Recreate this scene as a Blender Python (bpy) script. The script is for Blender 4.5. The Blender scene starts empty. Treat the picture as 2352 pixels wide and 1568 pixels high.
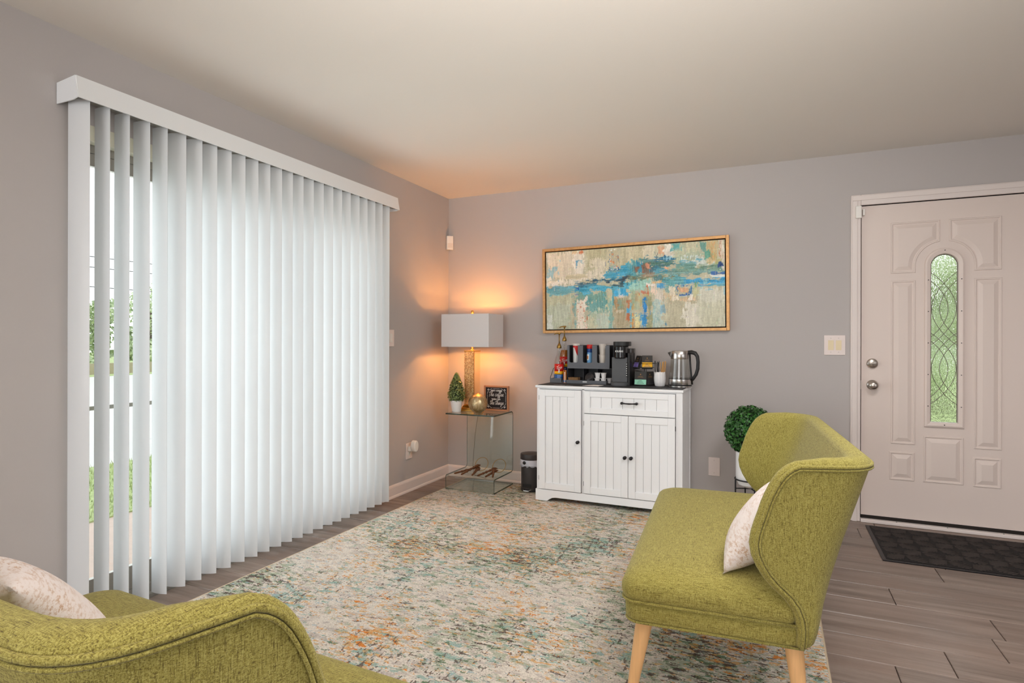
import bpy, bmesh, math, random
import numpy as np
from mathutils import Vector, Matrix
random.seed(7)
C = bpy.context.scene.collection
PI = math.pi
R = math.radians

# ---------------------------------------------------------------- camera, world, lights, exposure
scene = bpy.context.scene
scene.view_settings.view_transform = 'Standard'
scene.view_settings.look = 'None'
scene.view_settings.gamma = 1.0
scene.view_settings.use_curve_mapping = False
scene.view_settings.exposure = 0.14

yaw, pitch, roll = R(24.183), R(-0.030), R(0.158)
fw = Vector((-math.sin(yaw)*math.cos(pitch), math.cos(yaw)*math.cos(pitch), math.sin(pitch)))
rt = Vector((math.cos(yaw), math.sin(yaw), 0)); up = rt.cross(fw)
r2 = rt*math.cos(roll)+up*math.sin(roll); u2 = -rt*math.sin(roll)+up*math.cos(roll)
cd = bpy.data.cameras.new('camera'); co = bpy.data.objects.new('camera', cd); C.objects.link(co)
cd.sensor_width = 36; cd.lens = 1334.9/2352*36; cd.clip_start = 0.05; cd.clip_end = 400
M3 = Matrix((r2, u2, -fw)).transposed()
co.matrix_world = Matrix.Translation((2.6194, -4.4597, 1.184)) @ M3.to_4x4()
scene.camera = co

world = bpy.data.worlds.new('overcast'); scene.world = world; world.use_nodes = True
wn = world.node_tree.nodes; wl = world.node_tree.links
bg = wn['Background']; bg.inputs['Strength'].default_value = 1.65
tc = wn.new('ShaderNodeTexCoord'); sep = wn.new('ShaderNodeSeparateXYZ'); ramp = wn.new('ShaderNodeValToRGB')
wl.new(tc.outputs['Generated'], sep.inputs[0]); wl.new(sep.outputs['Z'], ramp.inputs[0]); wl.new(ramp.outputs[0], bg.inputs['Color'])
ramp.color_ramp.elements[0].position = 0.0; ramp.color_ramp.elements[0].color = (0.96, 0.98, 1.0, 1)
ramp.color_ramp.elements[1].position = 0.7; ramp.color_ramp.elements[1].color = (0.90, 0.95, 1.0, 1)

def area(name, loc, rot, sx, sy, watts, col):
    l = bpy.data.lights.new(name, 'AREA'); l.shape = 'RECTANGLE'; l.size = sx; l.size_y = sy
    l.energy = watts; l.color = col
    o = bpy.data.objects.new(name, l); o.location = loc; o.rotation_euler = rot; C.objects.link(o); return o
# fill lights added at unseen rear and right openings; daylight through the sliding door
area('rear_fill_light', (1.5, -7.62, 1.35), (R(90), 0, 0), 2.4, 1.9, 50, (1.0, 0.985, 0.985))
area('right_fill_light', (5.72, -4.6, 1.45), (0, R(90), 0), 1.7, 2.8, 4, (1.0, 0.985, 0.985))
area('daylight_sliding_door', (-0.30, -2.02, 1.05), (0, R(-90), 0), 1.95, 1.85, 27, (0.90, 0.95, 1.0))
# unseen disk added to brighten rug and seats, upward spot added for the ceiling
cl = bpy.data.lights.new('overhead_fill_light', 'AREA'); cl.shape = 'DISK'; cl.size = 1.0; cl.energy = 26; cl.color = (1.0, 0.985, 0.98)
cx = bpy.data.objects.new('overhead_fill_light', cl); cx.location = (3.2, -2.35, 2.42); C.objects.link(cx)
pl = bpy.data.lights.new('ceiling_fill_spot', 'SPOT'); pl.spot_size = R(104); pl.spot_blend = 1.0; pl.shadow_soft_size = .12; pl.energy = 360; pl.color = (1.0, 0.965, 0.92)
po = bpy.data.objects.new('ceiling_fill_spot', pl); po.location = (2.75, -4.6, 1.5); C.objects.link(po)
po.rotation_euler = (Vector((2.45, -3.75, 2.44))-Vector(po.location)).to_track_quat('-Z', 'Y').to_euler()

# ---------------------------------------------------------------- helpers
def lin(c):
    return tuple(((x/255)/12.92 if x/255 <= .04045 else ((x/255+.055)/1.055)**2.4) for x in c)
def new_mat(name):
    m = bpy.data.materials.new(name); m.use_nodes = True
    return m, m.node_tree.nodes, m.node_tree.links, m.node_tree.nodes['Principled BSDF']
def pmat(name, rgb, rough=.5, metal=0, bump=0, bscale=200, vary=0, vscale=8, trans=0, ior=1.45, emit=0, coat=0, spec=None, stretch=(1,1,1), alpha=1):
    m, n, l, b = new_mat(name)
    c = lin(rgb)
    b.inputs['Base Color'].default_value = (*c, 1); b.inputs['Roughness'].default_value = rough
    b.inputs['Metallic'].default_value = metal; b.inputs['IOR'].default_value = ior
    b.inputs['Transmission Weight'].default_value = trans; b.inputs['Coat Weight'].default_value = coat
    if spec is not None: b.inputs['Specular IOR Level'].default_value = spec
    if emit: b.inputs['Emission Color'].default_value = (*c, 1); b.inputs['Emission Strength'].default_value = emit
    if bump or vary:
        t = n.new('ShaderNodeTexCoord'); mp = n.new('ShaderNodeMapping'); mp.inputs['Scale'].default_value = stretch
        l.new(t.outputs['Object'], mp.inputs[0])
    if bump:
        ns = n.new('ShaderNodeTexNoise'); ns.inputs['Scale'].default_value = bscale; ns.inputs['Detail'].default_value = 3
        l.new(mp.outputs[0], ns.inputs['Vector'])
        bp = n.new('ShaderNodeBump'); bp.inputs['Strength'].default_value = bump; bp.inputs['Distance'].default_value = .002
        l.new(ns.outputs[0], bp.inputs['Height']); l.new(bp.outputs[0], b.inputs['Normal'])
    if vary:
        n2 = n.new('ShaderNodeTexNoise'); n2.inputs['Scale'].default_value = vscale; n2.inputs['Detail'].default_value = 4
        l.new(mp.outputs[0], n2.inputs['Vector'])
        mx = n.new('ShaderNodeMix'); mx.data_type = 'RGBA'
        mx.inputs['A'].default_value = (*[x*(1-vary) for x in c], 1); mx.inputs['B'].default_value = (*[min(1, x*(1+vary)) for x in c], 1)
        l.new(n2.outputs[0], mx.inputs['Factor']); l.new(mx.outputs['Result'], b.inputs['Base Color'])
    return m

class B:
    """collects geometry for one mesh"""
    def __init__(s): s.v = []; s.f = []
    def add(s, vs, fs):
        o = len(s.v); s.v += [tuple(x) for x in vs]; s.f += [tuple(i+o for i in f) for f in fs]; return s
    def box(s, x0, x1, y0, y1, z0, z1):
        return s.add([(x0,y0,z0),(x1,y0,z0),(x1,y1,z0),(x0,y1,z0),(x0,y0,z1),(x1,y0,z1),(x1,y1,z1),(x0,y1,z1)],
                     [(0,3,2,1),(4,5,6,7),(0,1,5,4),(1,2,6,5),(2,3,7,6),(3,0,4,7)])
    def quad(s, a, b, c, d): return s.add([a,b,c,d], [(0,1,2,3)])
    def lathe(s, prof, n=28, c=(0,0,0), axis='z'):
        vs = []; fs = []
        for r, z in prof:
            for i in range(n):
                a = 2*PI*i/n; x, y = r*math.cos(a), r*math.sin(a)
                p = {'z': (x, y, z), 'y': (x, z, y), 'x': (z, x, y)}[axis]
                vs.append((p[0]+c[0], p[1]+c[1], p[2]+c[2]))
        for k in range(len(prof)-1):
            for i in range(n):
                j = (i+1) % n
                fs.append((k*n+i, k*n+j, (k+1)*n+j, (k+1)*n+i) if axis != 'y' else (k*n+i, (k+1)*n+i, (k+1)*n+j, k*n+j))
        if prof[0][0] > 1e-6: fs.append(tuple(range(n))[::-1] if axis != 'y' else tuple(range(n)))
        if prof[-1][0] > 1e-6:
            q = tuple((len(prof)-1)*n+i for i in range(n)); fs.append(q if axis != 'y' else q[::-1])
        return s.add(vs, fs)
    def tube(s, pts, r, n=8, closed=False, flat=1.0):
        pts = [Vector(p) for p in pts]; m = len(pts); vs = []; fs = []
        rr = r if isinstance(r, (list, tuple)) else [r]*m
        prev = None
        for i, p in enumerate(pts):
            if closed: t = pts[(i+1) % m]-pts[i-1]
            else: t = pts[min(i+1, m-1)]-pts[max(i-1, 0)]
            if t.length < 1e-9: t = Vector((0, 0, 1))
            t.normalize()
            if prev is None:
                a = Vector((0, 0, 1)) if abs(t.z) < .9 else Vector((1, 0, 0))
                u = t.cross(a).normalized()
            else:
                u = prev - t*prev.dot(t)
                if u.length < 1e-6: u = t.orthogonal()
                u.normalize()
            prev = u; w = t.cross(u)
            for k in range(n):
                a = 2*PI*k/n; vs.append(p+u*math.cos(a)*rr[i]+w*math.sin(a)*rr[i]*flat)
        segs = m if closed else m-1
        for i in range(segs):
            j = (i+1) % m
            for k in range(n):
                l = (k+1) % n; fs.append((i*n+k, i*n+l, j*n+l, j*n+k))
        if not closed:
            fs.append(tuple(range(n))[::-1]); fs.append(tuple((m-1)*n+k for k in range(n)))
        return s.add(vs, fs)
    def prism(s, poly, h0, h1, plane='xy'):
        """extrude a 2-D polygon between h0 and h1 along the third axis"""
        def P(a, b, h): return {'xy': (a, b, h), 'xz': (a, h, b), 'yz': (h, a, b)}[plane]
        n = len(poly); vs = [P(a, b, h0) for a, b in poly]+[P(a, b, h1) for a, b in poly]
        fs = [tuple(range(n)), tuple(range(n, 2*n))[::-1]]+[(i, i+n, (i+1) % n+n, (i+1) % n) for i in range(n)]
        return s.add(vs, fs)
    def build(s, name, mat, parent=None, smooth=False, bevel=0, seg=2, loc=None, recalc=True, sub=0):
        me = bpy.data.meshes.new(name); me.from_pydata(s.v, [], s.f); me.validate()
        if recalc:
            bm = bmesh.new(); bm.from_mesh(me); bmesh.ops.recalc_face_normals(bm, faces=bm.faces); bm.to_mesh(me); bm.free()
        me.materials.append(mat)
        if smooth:
            for p in me.polygons: p.use_smooth = True
        o = bpy.data.objects.new(name, me); C.objects.link(o)
        if parent is not None: o.parent = parent
        if loc is not None: o.location = loc
        if bevel:
            md = o.modifiers.new('bevel', 'BEVEL'); md.width = bevel; md.segments = seg; md.limit_method = 'ANGLE'; md.angle_limit = R(40)
            for p in me.polygons: p.use_smooth = True
            md.harden_normals = True
        if sub:
            md = o.modifiers.new('sub', 'SUBSURF'); md.levels = sub; md.render_levels = sub
        if smooth == 'auto':
            try:
                me.set_sharp_from_angle(angle=R(35))
            except Exception: pass
        return o
def tag(o, label=None, cat=None, group=None, kind=None):
    if label: o['label'] = label
    if cat: o['category'] = cat
    if group: o['group'] = group
    if kind: o['kind'] = kind
    return o
def thing(name, label, cat, loc=(0,0,0), rz=0, group=None):
    o = bpy.data.objects.new(name, None); C.objects.link(o); o.location = loc; o.rotation_euler = (0, 0, rz)
    o.empty_display_size = .05
    return tag(o, label, cat, group)
def struct(o): o['kind'] = 'structure'; return o
def textmesh(name, body, size, mat, parent, M, bold=0.0, shear=0.0, ext=.0003, space=1.0):
    cu = bpy.data.curves.new(name, 'FONT'); cu.body = body; cu.size = size; cu.align_x = 'CENTER'; cu.align_y = 'CENTER'
    cu.offset = bold; cu.shear = shear; cu.extrude = ext; cu.resolution_u = 3; cu.space_character = space
    to = bpy.data.objects.new(name, cu); C.objects.link(to)
    dg = bpy.context.evaluated_depsgraph_get()
    me = bpy.data.meshes.new_from_object(to.evaluated_get(dg)); bpy.data.objects.remove(to)
    me.transform(M); me.materials.clear(); me.materials.append(mat); me.name = name
    o = bpy.data.objects.new(name, me); C.objects.link(o); o.parent = parent
    return o
def basis(o, x, y):
    x = Vector(x).normalized(); y = Vector(y).normalized(); z = x.cross(y)
    m = Matrix((x, y, z)).transposed().to_4x4(); m.translation = Vector(o); return m

# ---------------------------------------------------------------- materials
M = {}
M['wall'] = pmat('wall_paint', (190, 184, 182), .85, bump=.12, bscale=120, spec=.2)
M['ceil'] = pmat('ceiling_paint', (229, 223, 216), .95, bump=.15, bscale=90, spec=.1)
M['trim'] = pmat('trim_white', (232, 221, 216), .38, bump=.03, bscale=40)
M['door'] = pmat('door_white', (229, 214, 206), .42, bump=.03, bscale=60)
M['cab'] = pmat('cabinet_white', (246, 246, 248), .35)
M['dark'] = pmat('dark_gap', (38, 32, 28), .9)
M['groove'] = pmat('groove_grey', (176, 176, 178), .6)
M['blackmetal'] = pmat('dark_metal', (58, 56, 58), .35, metal=.8)
M['black'] = pmat('black_plastic', (34, 33, 34), .4)
M['cmgrey'] = pmat('grey_plastic', (88, 89, 92), .5)
M['orggrey'] = pmat('organiser_plastic', (98, 100, 106), .45)
M['orgdark'] = pmat('organiser_inside', (58, 58, 62), .5)
M['gold'] = pmat('gold', (226, 176, 92), .25, metal=1)
M['frame_gold'] = pmat('frame_gold', (206, 158, 106), .42, metal=.6, vary=.3, vscale=60, bump=.5, bscale=150)
M['brass'] = pmat('brass', (168, 134, 72), .35, metal=1)
M['steel'] = pmat('brushed_steel', (200, 196, 192), .24, metal=1, bump=.05, bscale=60, stretch=(1,1,30))
M['nickel'] = pmat('satin_nickel', (190, 182, 174), .28, metal=1)
M['vinyl'] = pmat('white_vinyl', (238, 240, 242), .4)
M['white'] = pmat('white_plastic', (240, 236, 230), .35)
M['plate'] = pmat('wall_plate', (238, 224, 219), .4)
M['ivory'] = pmat('ivory_switch', (240, 222, 186), .35)
M['pot'] = pmat('white_ceramic', (240, 238, 238), .3)
M['paper'] = pmat('paper', (236, 228, 222), .8)
M['cup'] = pmat('paper_cup', (228, 220, 212), .7)
M['red'] = pmat('label_red', (214, 36, 32), .4)
M['yellow'] = pmat('label_yellow', (250, 186, 20), .45)
M['blue'] = pmat('label_blue', (34, 98, 170), .4)
M['navy'] = pmat('label_navy', (28, 66, 132), .4)
M['skyblue'] = pmat('label_sky', (120, 176, 224), .4)
M['print'] = pmat('print_white', (240, 240, 238), .5)
M['amber'] = pmat('amber_syrup', (176, 104, 38), .2)
M['mint'] = pmat('label_mint', (158, 226, 196), .5)
M['violet'] = pmat('label_violet', (150, 132, 214), .5)
M['kraft'] = pmat('kraft_board', (150, 112, 74), .85, bump=.3, bscale=200)
M['rings'] = pmat('key_wood', (104, 62, 34), .45, vary=.5, vscale=60)
M['vine'] = pmat('stirrer_wood', (214, 160, 90), .6)
M['bin'] = pmat('bin_dark', (66, 62, 62), .38, metal=.3)
M['bag'] = pmat('bin_bag', (206, 208, 218), .45, bump=.6, bscale=60)
M['leg'] = pmat('beech_leg', (226, 178, 124), .42, vary=.14, vscale=10, stretch=(14,14,1))
M['alu'] = pmat('window_aluminium', (150, 146, 138), .45, metal=.3)
M['cream'] = pmat('window_cream', (222, 220, 200), .5)
M['fur'] = pmat('planter_metal', (40, 38, 40), .4, metal=.5)
M['cord'] = pmat('lamp_cord', (120, 108, 94), .5)
M['matblack'] = pmat('bar_mat', (52, 52, 56), .6, bump=.3, bscale=300)
M['shade'] = pmat('lamp_shade_linen', (226, 222, 222), .9, bump=.2, bscale=500)
M['shadein'] = pmat('lamp_shade_lining', (250, 236, 214), .8)

def glassmat(name, tint=(1,1,1), rough=.0, gloss=.08, bump=0, bscale=80, refl=1.0):
    """thin clear pane: transparent with a Fresnel reflection"""
    m = bpy.data.materials.new(name); m.use_nodes = True; n = m.node_tree.nodes; l = m.node_tree.links; n.clear()
    out = n.new('ShaderNodeOutputMaterial'); tr = n.new('ShaderNodeBsdfTransparent'); gl = n.new('ShaderNodeBsdfGlossy'); mx = n.new('ShaderNodeMixShader')
    lw = n.new('ShaderNodeLayerWeight'); lw.inputs['Blend'].default_value = .5
    pw = n.new('ShaderNodeMath'); pw.operation = 'POWER'; pw.inputs[1].default_value = 5; l.new(lw.outputs['Facing'], pw.inputs[0])
    fr = n.new('ShaderNodeMath'); fr.operation = 'MULTIPLY_ADD'; fr.inputs[1].default_value = .92; fr.inputs[2].default_value = .045; l.new(pw.outputs[0], fr.inputs[0])
    tr.inputs['Color'].default_value = (*tint, 1); gl.inputs['Roughness'].default_value = max(rough, .01); gl.inputs['Color'].default_value = (refl, refl, refl, 1)
    l.new(fr.outputs[0], mx.inputs[0]); l.new(tr.outputs[0], mx.inputs[1]); l.new(gl.outputs[0], mx.inputs[2]); l.new(mx.outputs[0], out.inputs[0])
    if bump:
        t = n.new('ShaderNodeTexCoord'); ns = n.new('ShaderNodeTexNoise'); ns.inputs['Scale'].default_value = bscale
        l.new(t.outputs['Object'], ns.inputs['Vector']); bp = n.new('ShaderNodeBump'); bp.inputs['Strength'].default_value = bump
        l.new(ns.outputs[0], bp.inputs['Height']); l.new(bp.outputs[0], gl.inputs['Normal'])
    return m
M['pane'] = glassmat('window_glass', (.97, .99, .98))
M['tableglass'] = glassmat('table_glass', (.93, .965, .945))
M['edgeglass'] = pmat('glass_edge', (44, 66, 56), .12, trans=.35, ior=1.5)
M['clear'] = glassmat('clear_glass', (.93, .93, .92))
M['seeded'] = glassmat('seeded_glass', (.99, .93, .82), rough=.12, bump=.9, bscale=160)

# textured door glass: refracts what lies outside
m, n, l, b = new_mat('rain_glass')
b.inputs['Base Color'].default_value = (.97, 1, .96, 1); b.inputs['Roughness'].default_value = .06; b.inputs['Transmission Weight'].default_value = 1; b.inputs['IOR'].default_value = 1.3
t = n.new('ShaderNodeTexCoord'); mp = n.new('ShaderNodeMapping'); mp.inputs['Scale'].default_value = (1.6, 1, .8); ns = n.new('ShaderNodeTexNoise'); ns.inputs['Scale'].default_value = 70; ns.inputs['Detail'].default_value = 1
bp = n.new('ShaderNodeBump'); bp.inputs['Strength'].default_value = .7; bp.inputs['Distance'].default_value = .004
l.new(t.outputs['Object'], mp.inputs[0]); l.new(mp.outputs[0], ns.inputs['Vector']); l.new(ns.outputs[0], bp.inputs['Height']); l.new(bp.outputs[0], b.inputs['Normal'])
M['rain'] = m

# slats: thin vinyl that lets daylight through
m = bpy.data.materials.new('slat_vinyl'); m.use_nodes = True; n = m.node_tree.nodes; l = m.node_tree.links; n.clear()
out = n.new('ShaderNodeOutputMaterial'); d = n.new('ShaderNodeBsdfDiffuse'); tr = n.new('ShaderNodeBsdfTranslucent'); mx = n.new('ShaderNodeMixShader'); gl = n.new('ShaderNodeBsdfGlossy'); m2 = n.new('ShaderNodeMixShader')
d.inputs['Color'].default_value = (.84, .85, .86, 1); tr.inputs['Color'].default_value = (.84, .86, .88, 1); mx.inputs[0].default_value = .21
gl.inputs['Roughness'].default_value = .35; m2.inputs[0].default_value = .04
l.new(d.outputs[0], mx.inputs[1]); l.new(tr.outputs[0], mx.inputs[2]); l.new(mx.outputs[0], m2.inputs[1]); l.new(gl.outputs[0], m2.inputs[2]); l.new(m2.outputs[0], out.inputs[0])
M['slat'] = m

def math_node(n, l, op, a, b=None, c=None, clamp=False):
    k = n.new('ShaderNodeMath'); k.operation = op; k.use_clamp = clamp
    for i, v in enumerate((a, b, c)):
        if v is None: continue
        if isinstance(v, (int, float)): k.inputs[i].default_value = v
        else: l.new(v, k.inputs[i])
    return k.outputs[0]
def noise(n, l, vec, scale, stretch=(1,1,1), detail=2, rough=.5, off=(0,0,0)):
    mp = n.new('ShaderNodeMapping'); mp.inputs['Scale'].default_value = stretch; mp.inputs['Location'].default_value = off
    l.new(vec, mp.inputs[0]); k = n.new('ShaderNodeTexNoise'); k.inputs['Scale'].default_value = scale; k.inputs['Detail'].default_value = detail; k.inputs['Roughness'].default_value = rough
    l.new(mp.outputs[0], k.inputs['Vector']); return k.outputs[0]
def mixc(n, l, fac, a, b, mode='MIX'):
    k = n.new('ShaderNodeMix'); k.data_type = 'RGBA'; k.blend_type = mode
    if isinstance(fac, (int, float)): k.inputs['Factor'].default_value = fac
    else: l.new(fac, k.inputs['Factor'])
    for nm, v in (('A', a), ('B', b)):
        if isinstance(v, tuple): k.inputs[nm].default_value = (*v, 1)
        else: l.new(v, k.inputs[nm])
    return k.outputs['Result']
def rampf(n, l, v, lo, hi):
    k = n.new('ShaderNodeMapRange'); k.inputs['From Min'].default_value = lo; k.inputs['From Max'].default_value = hi
    l.new(v, k.inputs['Value']); return k.outputs[0]

# woven sofa fabric
m, n, l, b = new_mat('green_weave')
t = n.new('ShaderNodeTexCoord').outputs['Object']
wx = noise(n, l, t, 1, (40, 560, 560), 2, .75); wy = noise(n, l, t, 1, (560, 40, 560), 2, .75, (3,1,2)); wz = noise(n, l, t, 1, (560, 560, 40), 2, .75, (7,4,1))
s1 = math_node(n, l, 'MAXIMUM', math_node(n, l, 'MAXIMUM', wx, wy), wz)
s2 = math_node(n, l, 'MINIMUM', math_node(n, l, 'MINIMUM', wx, wy), wz)
big = noise(n, l, t, 6, (1,1,1), 3)
base = mixc(n, l, rampf(n, l, s1, .50, .72), lin((144, 134, 64)), lin((188, 177, 104)))
base = mixc(n, l, math_node(n, l, 'MULTIPLY', rampf(n, l, s2, .44, .29), .95), base, lin((84, 70, 36)))
l.new(base, b.inputs['Base Color']); b.inputs['Roughness'].default_value = .92; b.inputs['Specular IOR Level'].default_value = .15
b.inputs['Sheen Weight'].default_value = .12; b.inputs['Sheen Roughness'].default_value = .5
bp = n.new('ShaderNodeBump'); bp.inputs['Strength'].default_value = .45; bp.inputs['Distance'].default_value = .0012
l.new(math_node(n, l, 'ADD', s1, s2), bp.inputs['Height']); l.new(bp.outputs[0], b.inputs['Normal'])
M['weave'] = m

# pillow: white with faint gold strokes
m, n, l, b = new_mat('pillow_fabric')
t = n.new('ShaderNodeTexCoord').outputs['Object']
a1 = noise(n, l, t, 1, (40, 110, 90), 3, .75); a2 = noise(n, l, t, 9, (1,1,1), 2)
f = math_node(n, l, 'MULTIPLY', rampf(n, l, a1, .48, .62), rampf(n, l, a2, .30, .6), clamp=True)
col = mixc(n, l, math_node(n, l, 'MULTIPLY', f, .75), lin((236, 226, 222)), lin((188, 142, 98)))
l.new(col, b.inputs['Base Color']); b.inputs['Roughness'].default_value = .8
bp = n.new('ShaderNodeBump'); bp.inputs['Strength'].default_value = .3; bp.inputs['Distance'].default_value = .002
l.new(a1, bp.inputs['Height']); l.new(bp.outputs[0], b.inputs['Normal'])
M['pillow'] = m

# rug
m, n, l, b = new_mat('rug_pile')
t = n.new('ShaderNodeTexCoord').outputs['Object']
# snap to knots so that the blotches read as woven
sn = n.new('ShaderNodeVectorMath'); sn.operation = 'SNAP'; sn.inputs[1].default_value = (.005, .0034, .01); 
l.new(t, sn.inputs[0]); t = sn.outputs[0]
cream = lin((224, 216, 204))
regA = noise(n, l, t, 1.6, (1,1,1), 2); regB = noise(n, l, t, 1.9, (1,1,1), 2, .5, (5,2,0)); regC = noise(n, l, t, 2.3, (1,1,1), 2, .5, (9,7,0))
fine = noise(n, l, t, 150, (1,1,1), 1)
def blotch(scale, stretch, lo, hi, off, reg=None, k=.0, det=4, rgh=.7):
    v = noise(n, l, t, scale, stretch, det, rgh, off)
    if reg is not None: v = math_node(n, l, 'ADD', v, math_node(n, l, 'MULTIPLY', math_node(n, l, 'SUBTRACT', reg, .5), k))
    v = math_node(n, l, 'ADD', v, math_node(n, l, 'MULTIPLY', math_node(n, l, 'SUBTRACT', fine, .5), .16))
    return rampf(n, l, v, lo, hi)
col = mixc(n, l, blotch(14, (1, 2.2, 1), .5, .6, (1,0,0)), cream, lin((198, 188, 180)))
col = mixc(n, l, math_node(n, l, 'MULTIPLY', blotch(11, (1, 1.9, 1), .53, .59, (3,3,0), regA, .5), .75), col, lin((166, 176, 152)))
col = mixc(n, l, math_node(n, l, 'MULTIPLY', blotch(11, (1, 2.2, 1), .60, .64, (6,1,0), regB, .6), .7), col, lin((132, 176, 168)))
col = mixc(n, l, math_node(n, l, 'MULTIPLY', blotch(16, (1, 2.2, 1), .60, .63, (2,9,0), regA, .3), .9), col, lin((104, 128, 100)))
col = mixc(n, l, math_node(n, l, 'MULTIPLY', blotch(18, (1, 2.4, 1), .63, .65, (4,4,0)), .9), col, lin((168, 190, 200)))
col = mixc(n, l, math_node(n, l, 'MULTIPLY', blotch(25, (1, 2.2, 1), .57, .61, (8,6,0), regC, .35), .8), col, lin((222, 170, 104)))
col = mixc(n, l, blotch(20, (1, 1.9, 1), .655, .67, (8,3,0), regC, .5), col, lin((222, 142, 74)))
col = mixc(n, l, math_node(n, l, 'MULTIPLY', blotch(22, (.8, 2.6, 1), .61, .635, (11,2,0), regA, .4), .85), col, lin((92, 74, 72)))
col = mixc(n, l, math_node(n, l, 'MULTIPLY', blotch(20, (3.2, .8, 1), .635, .655, (1,12,0), regB, .4), .85), col, lin((104, 88, 82)))
pile = noise(n, l, t, 260, (1,1,1), 0)
col = mixc(n, l, math_node(n, l, 'MULTIPLY', rampf(n, l, pile, .38, .62), .4), col, mixc(n, l, 1.0, col, (.45, .42, .40), 'MULTIPLY'))
l.new(col, b.inputs['Base Color']); b.inputs['Roughness'].default_value = 1; b.inputs['Specular IOR Level'].default_value = .05
bp = n.new('ShaderNodeBump'); bp.inputs['Strength'].default_value = .8; bp.inputs['Distance'].default_value = .004
l.new(pile, bp.inputs['Height']); l.new(bp.outputs[0], b.inputs['Normal'])
M['rug'] = m
M['binding'] = pmat('rug_binding', (206, 186, 158), .9, bump=.4, bscale=300)

# laminate planks
m, n, l, b = new_mat('grey_oak_plank')
tcn = n.new('ShaderNodeTexCoord'); oi = n.new('ShaderNodeObjectInfo')
ofs = n.new('ShaderNodeVectorMath'); ofs.operation = 'SCALE'; ofs.inputs['Scale'].default_value = 37
cmb = n.new('ShaderNodeCombineXYZ'); l.new(oi.outputs['Random'], cmb.inputs[0]); l.new(oi.outputs['Random'], cmb.inputs[1]); l.new(oi.outputs['Random'], cmb.inputs[2]); l.new(cmb.outputs[0], ofs.inputs[0])
ad = n.new('ShaderNodeVectorMath'); l.new(tcn.outputs['Object'], ad.inputs[0]); l.new(ofs.outputs[0], ad.inputs[1]); t = ad.outputs[0]
g1 = noise(n, l, t, 1, (1.6, 22, 1), 6, .62); g2 = noise(n, l, t, 1, (9, 160, 1), 3, .6); g3 = noise(n, l, t, 1, (.9, 6, 1), 3, .5, (3,3,3))
col = mixc(n, l, rampf(n, l, g1, .3, .7), lin((94, 78, 68)), lin((150, 133, 122)))
col = mixc(n, l, math_node(n, l, 'MULTIPLY', rampf(n, l, g3, .42, .7), .6), col, lin((134, 112, 100)))
col = mixc(n, l, math_node(n, l, 'MULTIPLY', rampf(n, l, g2, .56, .75), .35), col, lin((84, 66, 56)))
dk = noise(n, l, t, 1, (2.4, 34, 1), 5, .7, (7,1,0))
col = mixc(n, l, math_node(n, l, 'MULTIPLY', rampf(n, l, dk, .62, .74), .55), col, lin((84, 66, 58)))
hsv = n.new('ShaderNodeHueSaturation'); l.new(col, hsv.inputs['Color'])
l.new(math_node(n, l, 'ADD', math_node(n, l, 'MULTIPLY', oi.outputs['Random'], .22), .90), hsv.inputs['Value'])
l.new(hsv.outputs[0], b.inputs['Base Color']); b.inputs['Roughness'].default_value = .33; b.inputs['Specular IOR Level'].default_value = .45
bp = n.new('ShaderNodeBump'); bp.inputs['Strength'].default_value = .35; bp.inputs['Distance'].default_value = .0015
bb = noise(n, l, t, 1, (60, 130, 1), 4, .7)
l.new(math_node(n, l, 'ADD', math_node(n, l, 'ADD', g1, g2), bb), bp.inputs['Height']); l.new(bp.outputs[0], b.inputs['Normal'])
M['plank'] = m

def leafmat(name, a, c, trans=.2):
    m, n, l, b = new_mat(name)
    g = n.new('ShaderNodeNewGeometry'); k = n.new('ShaderNodeTexNoise'); k.inputs['Scale'].default_value = 60
    tt = n.new('ShaderNodeTexCoord'); l.new(tt.outputs['Object'], k.inputs['Vector'])
    f = math_node(n, l, 'ADD', math_node(n, l, 'MULTIPLY', g.outputs['Random Per Island'], .8), math_node(n, l, 'MULTIPLY', k.outputs[0], .3))
    l.new(mixc(n, l, f, lin(a), lin(c)), b.inputs['Base Color']); b.inputs['Roughness'].default_value = .42
    return m
M['boxleaf'] = leafmat('box_leaf', (14, 44, 14), (58, 120, 44))
M['topleaf'] = leafmat('topiary_leaf', (44, 64, 32), (150, 166, 98))
M['treeleaf'] = leafmat('tree_leaf', (132, 156, 116), (222, 234, 186))
M['bark'] = pmat('bark', (90, 74, 60), .9)
M['grass'] = pmat('lawn', (176, 190, 134), .95, vary=.35, vscale=14)
M['patio'] = pmat('patio_concrete', (206, 184, 172), .9, vary=.12, vscale=12)
M['road'] = pmat('road', (214, 210, 206), .9, vary=.04)
M['fencewood'] = pmat('far_wall', (168, 158, 130), .9, vary=.1)

# ================================================================ THE ROOM
H = 2.44; RX = 5.6; RY = -7.5
def part(name, b, mat, parent, **k): return b.build(name, mat, parent, **k)

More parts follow.
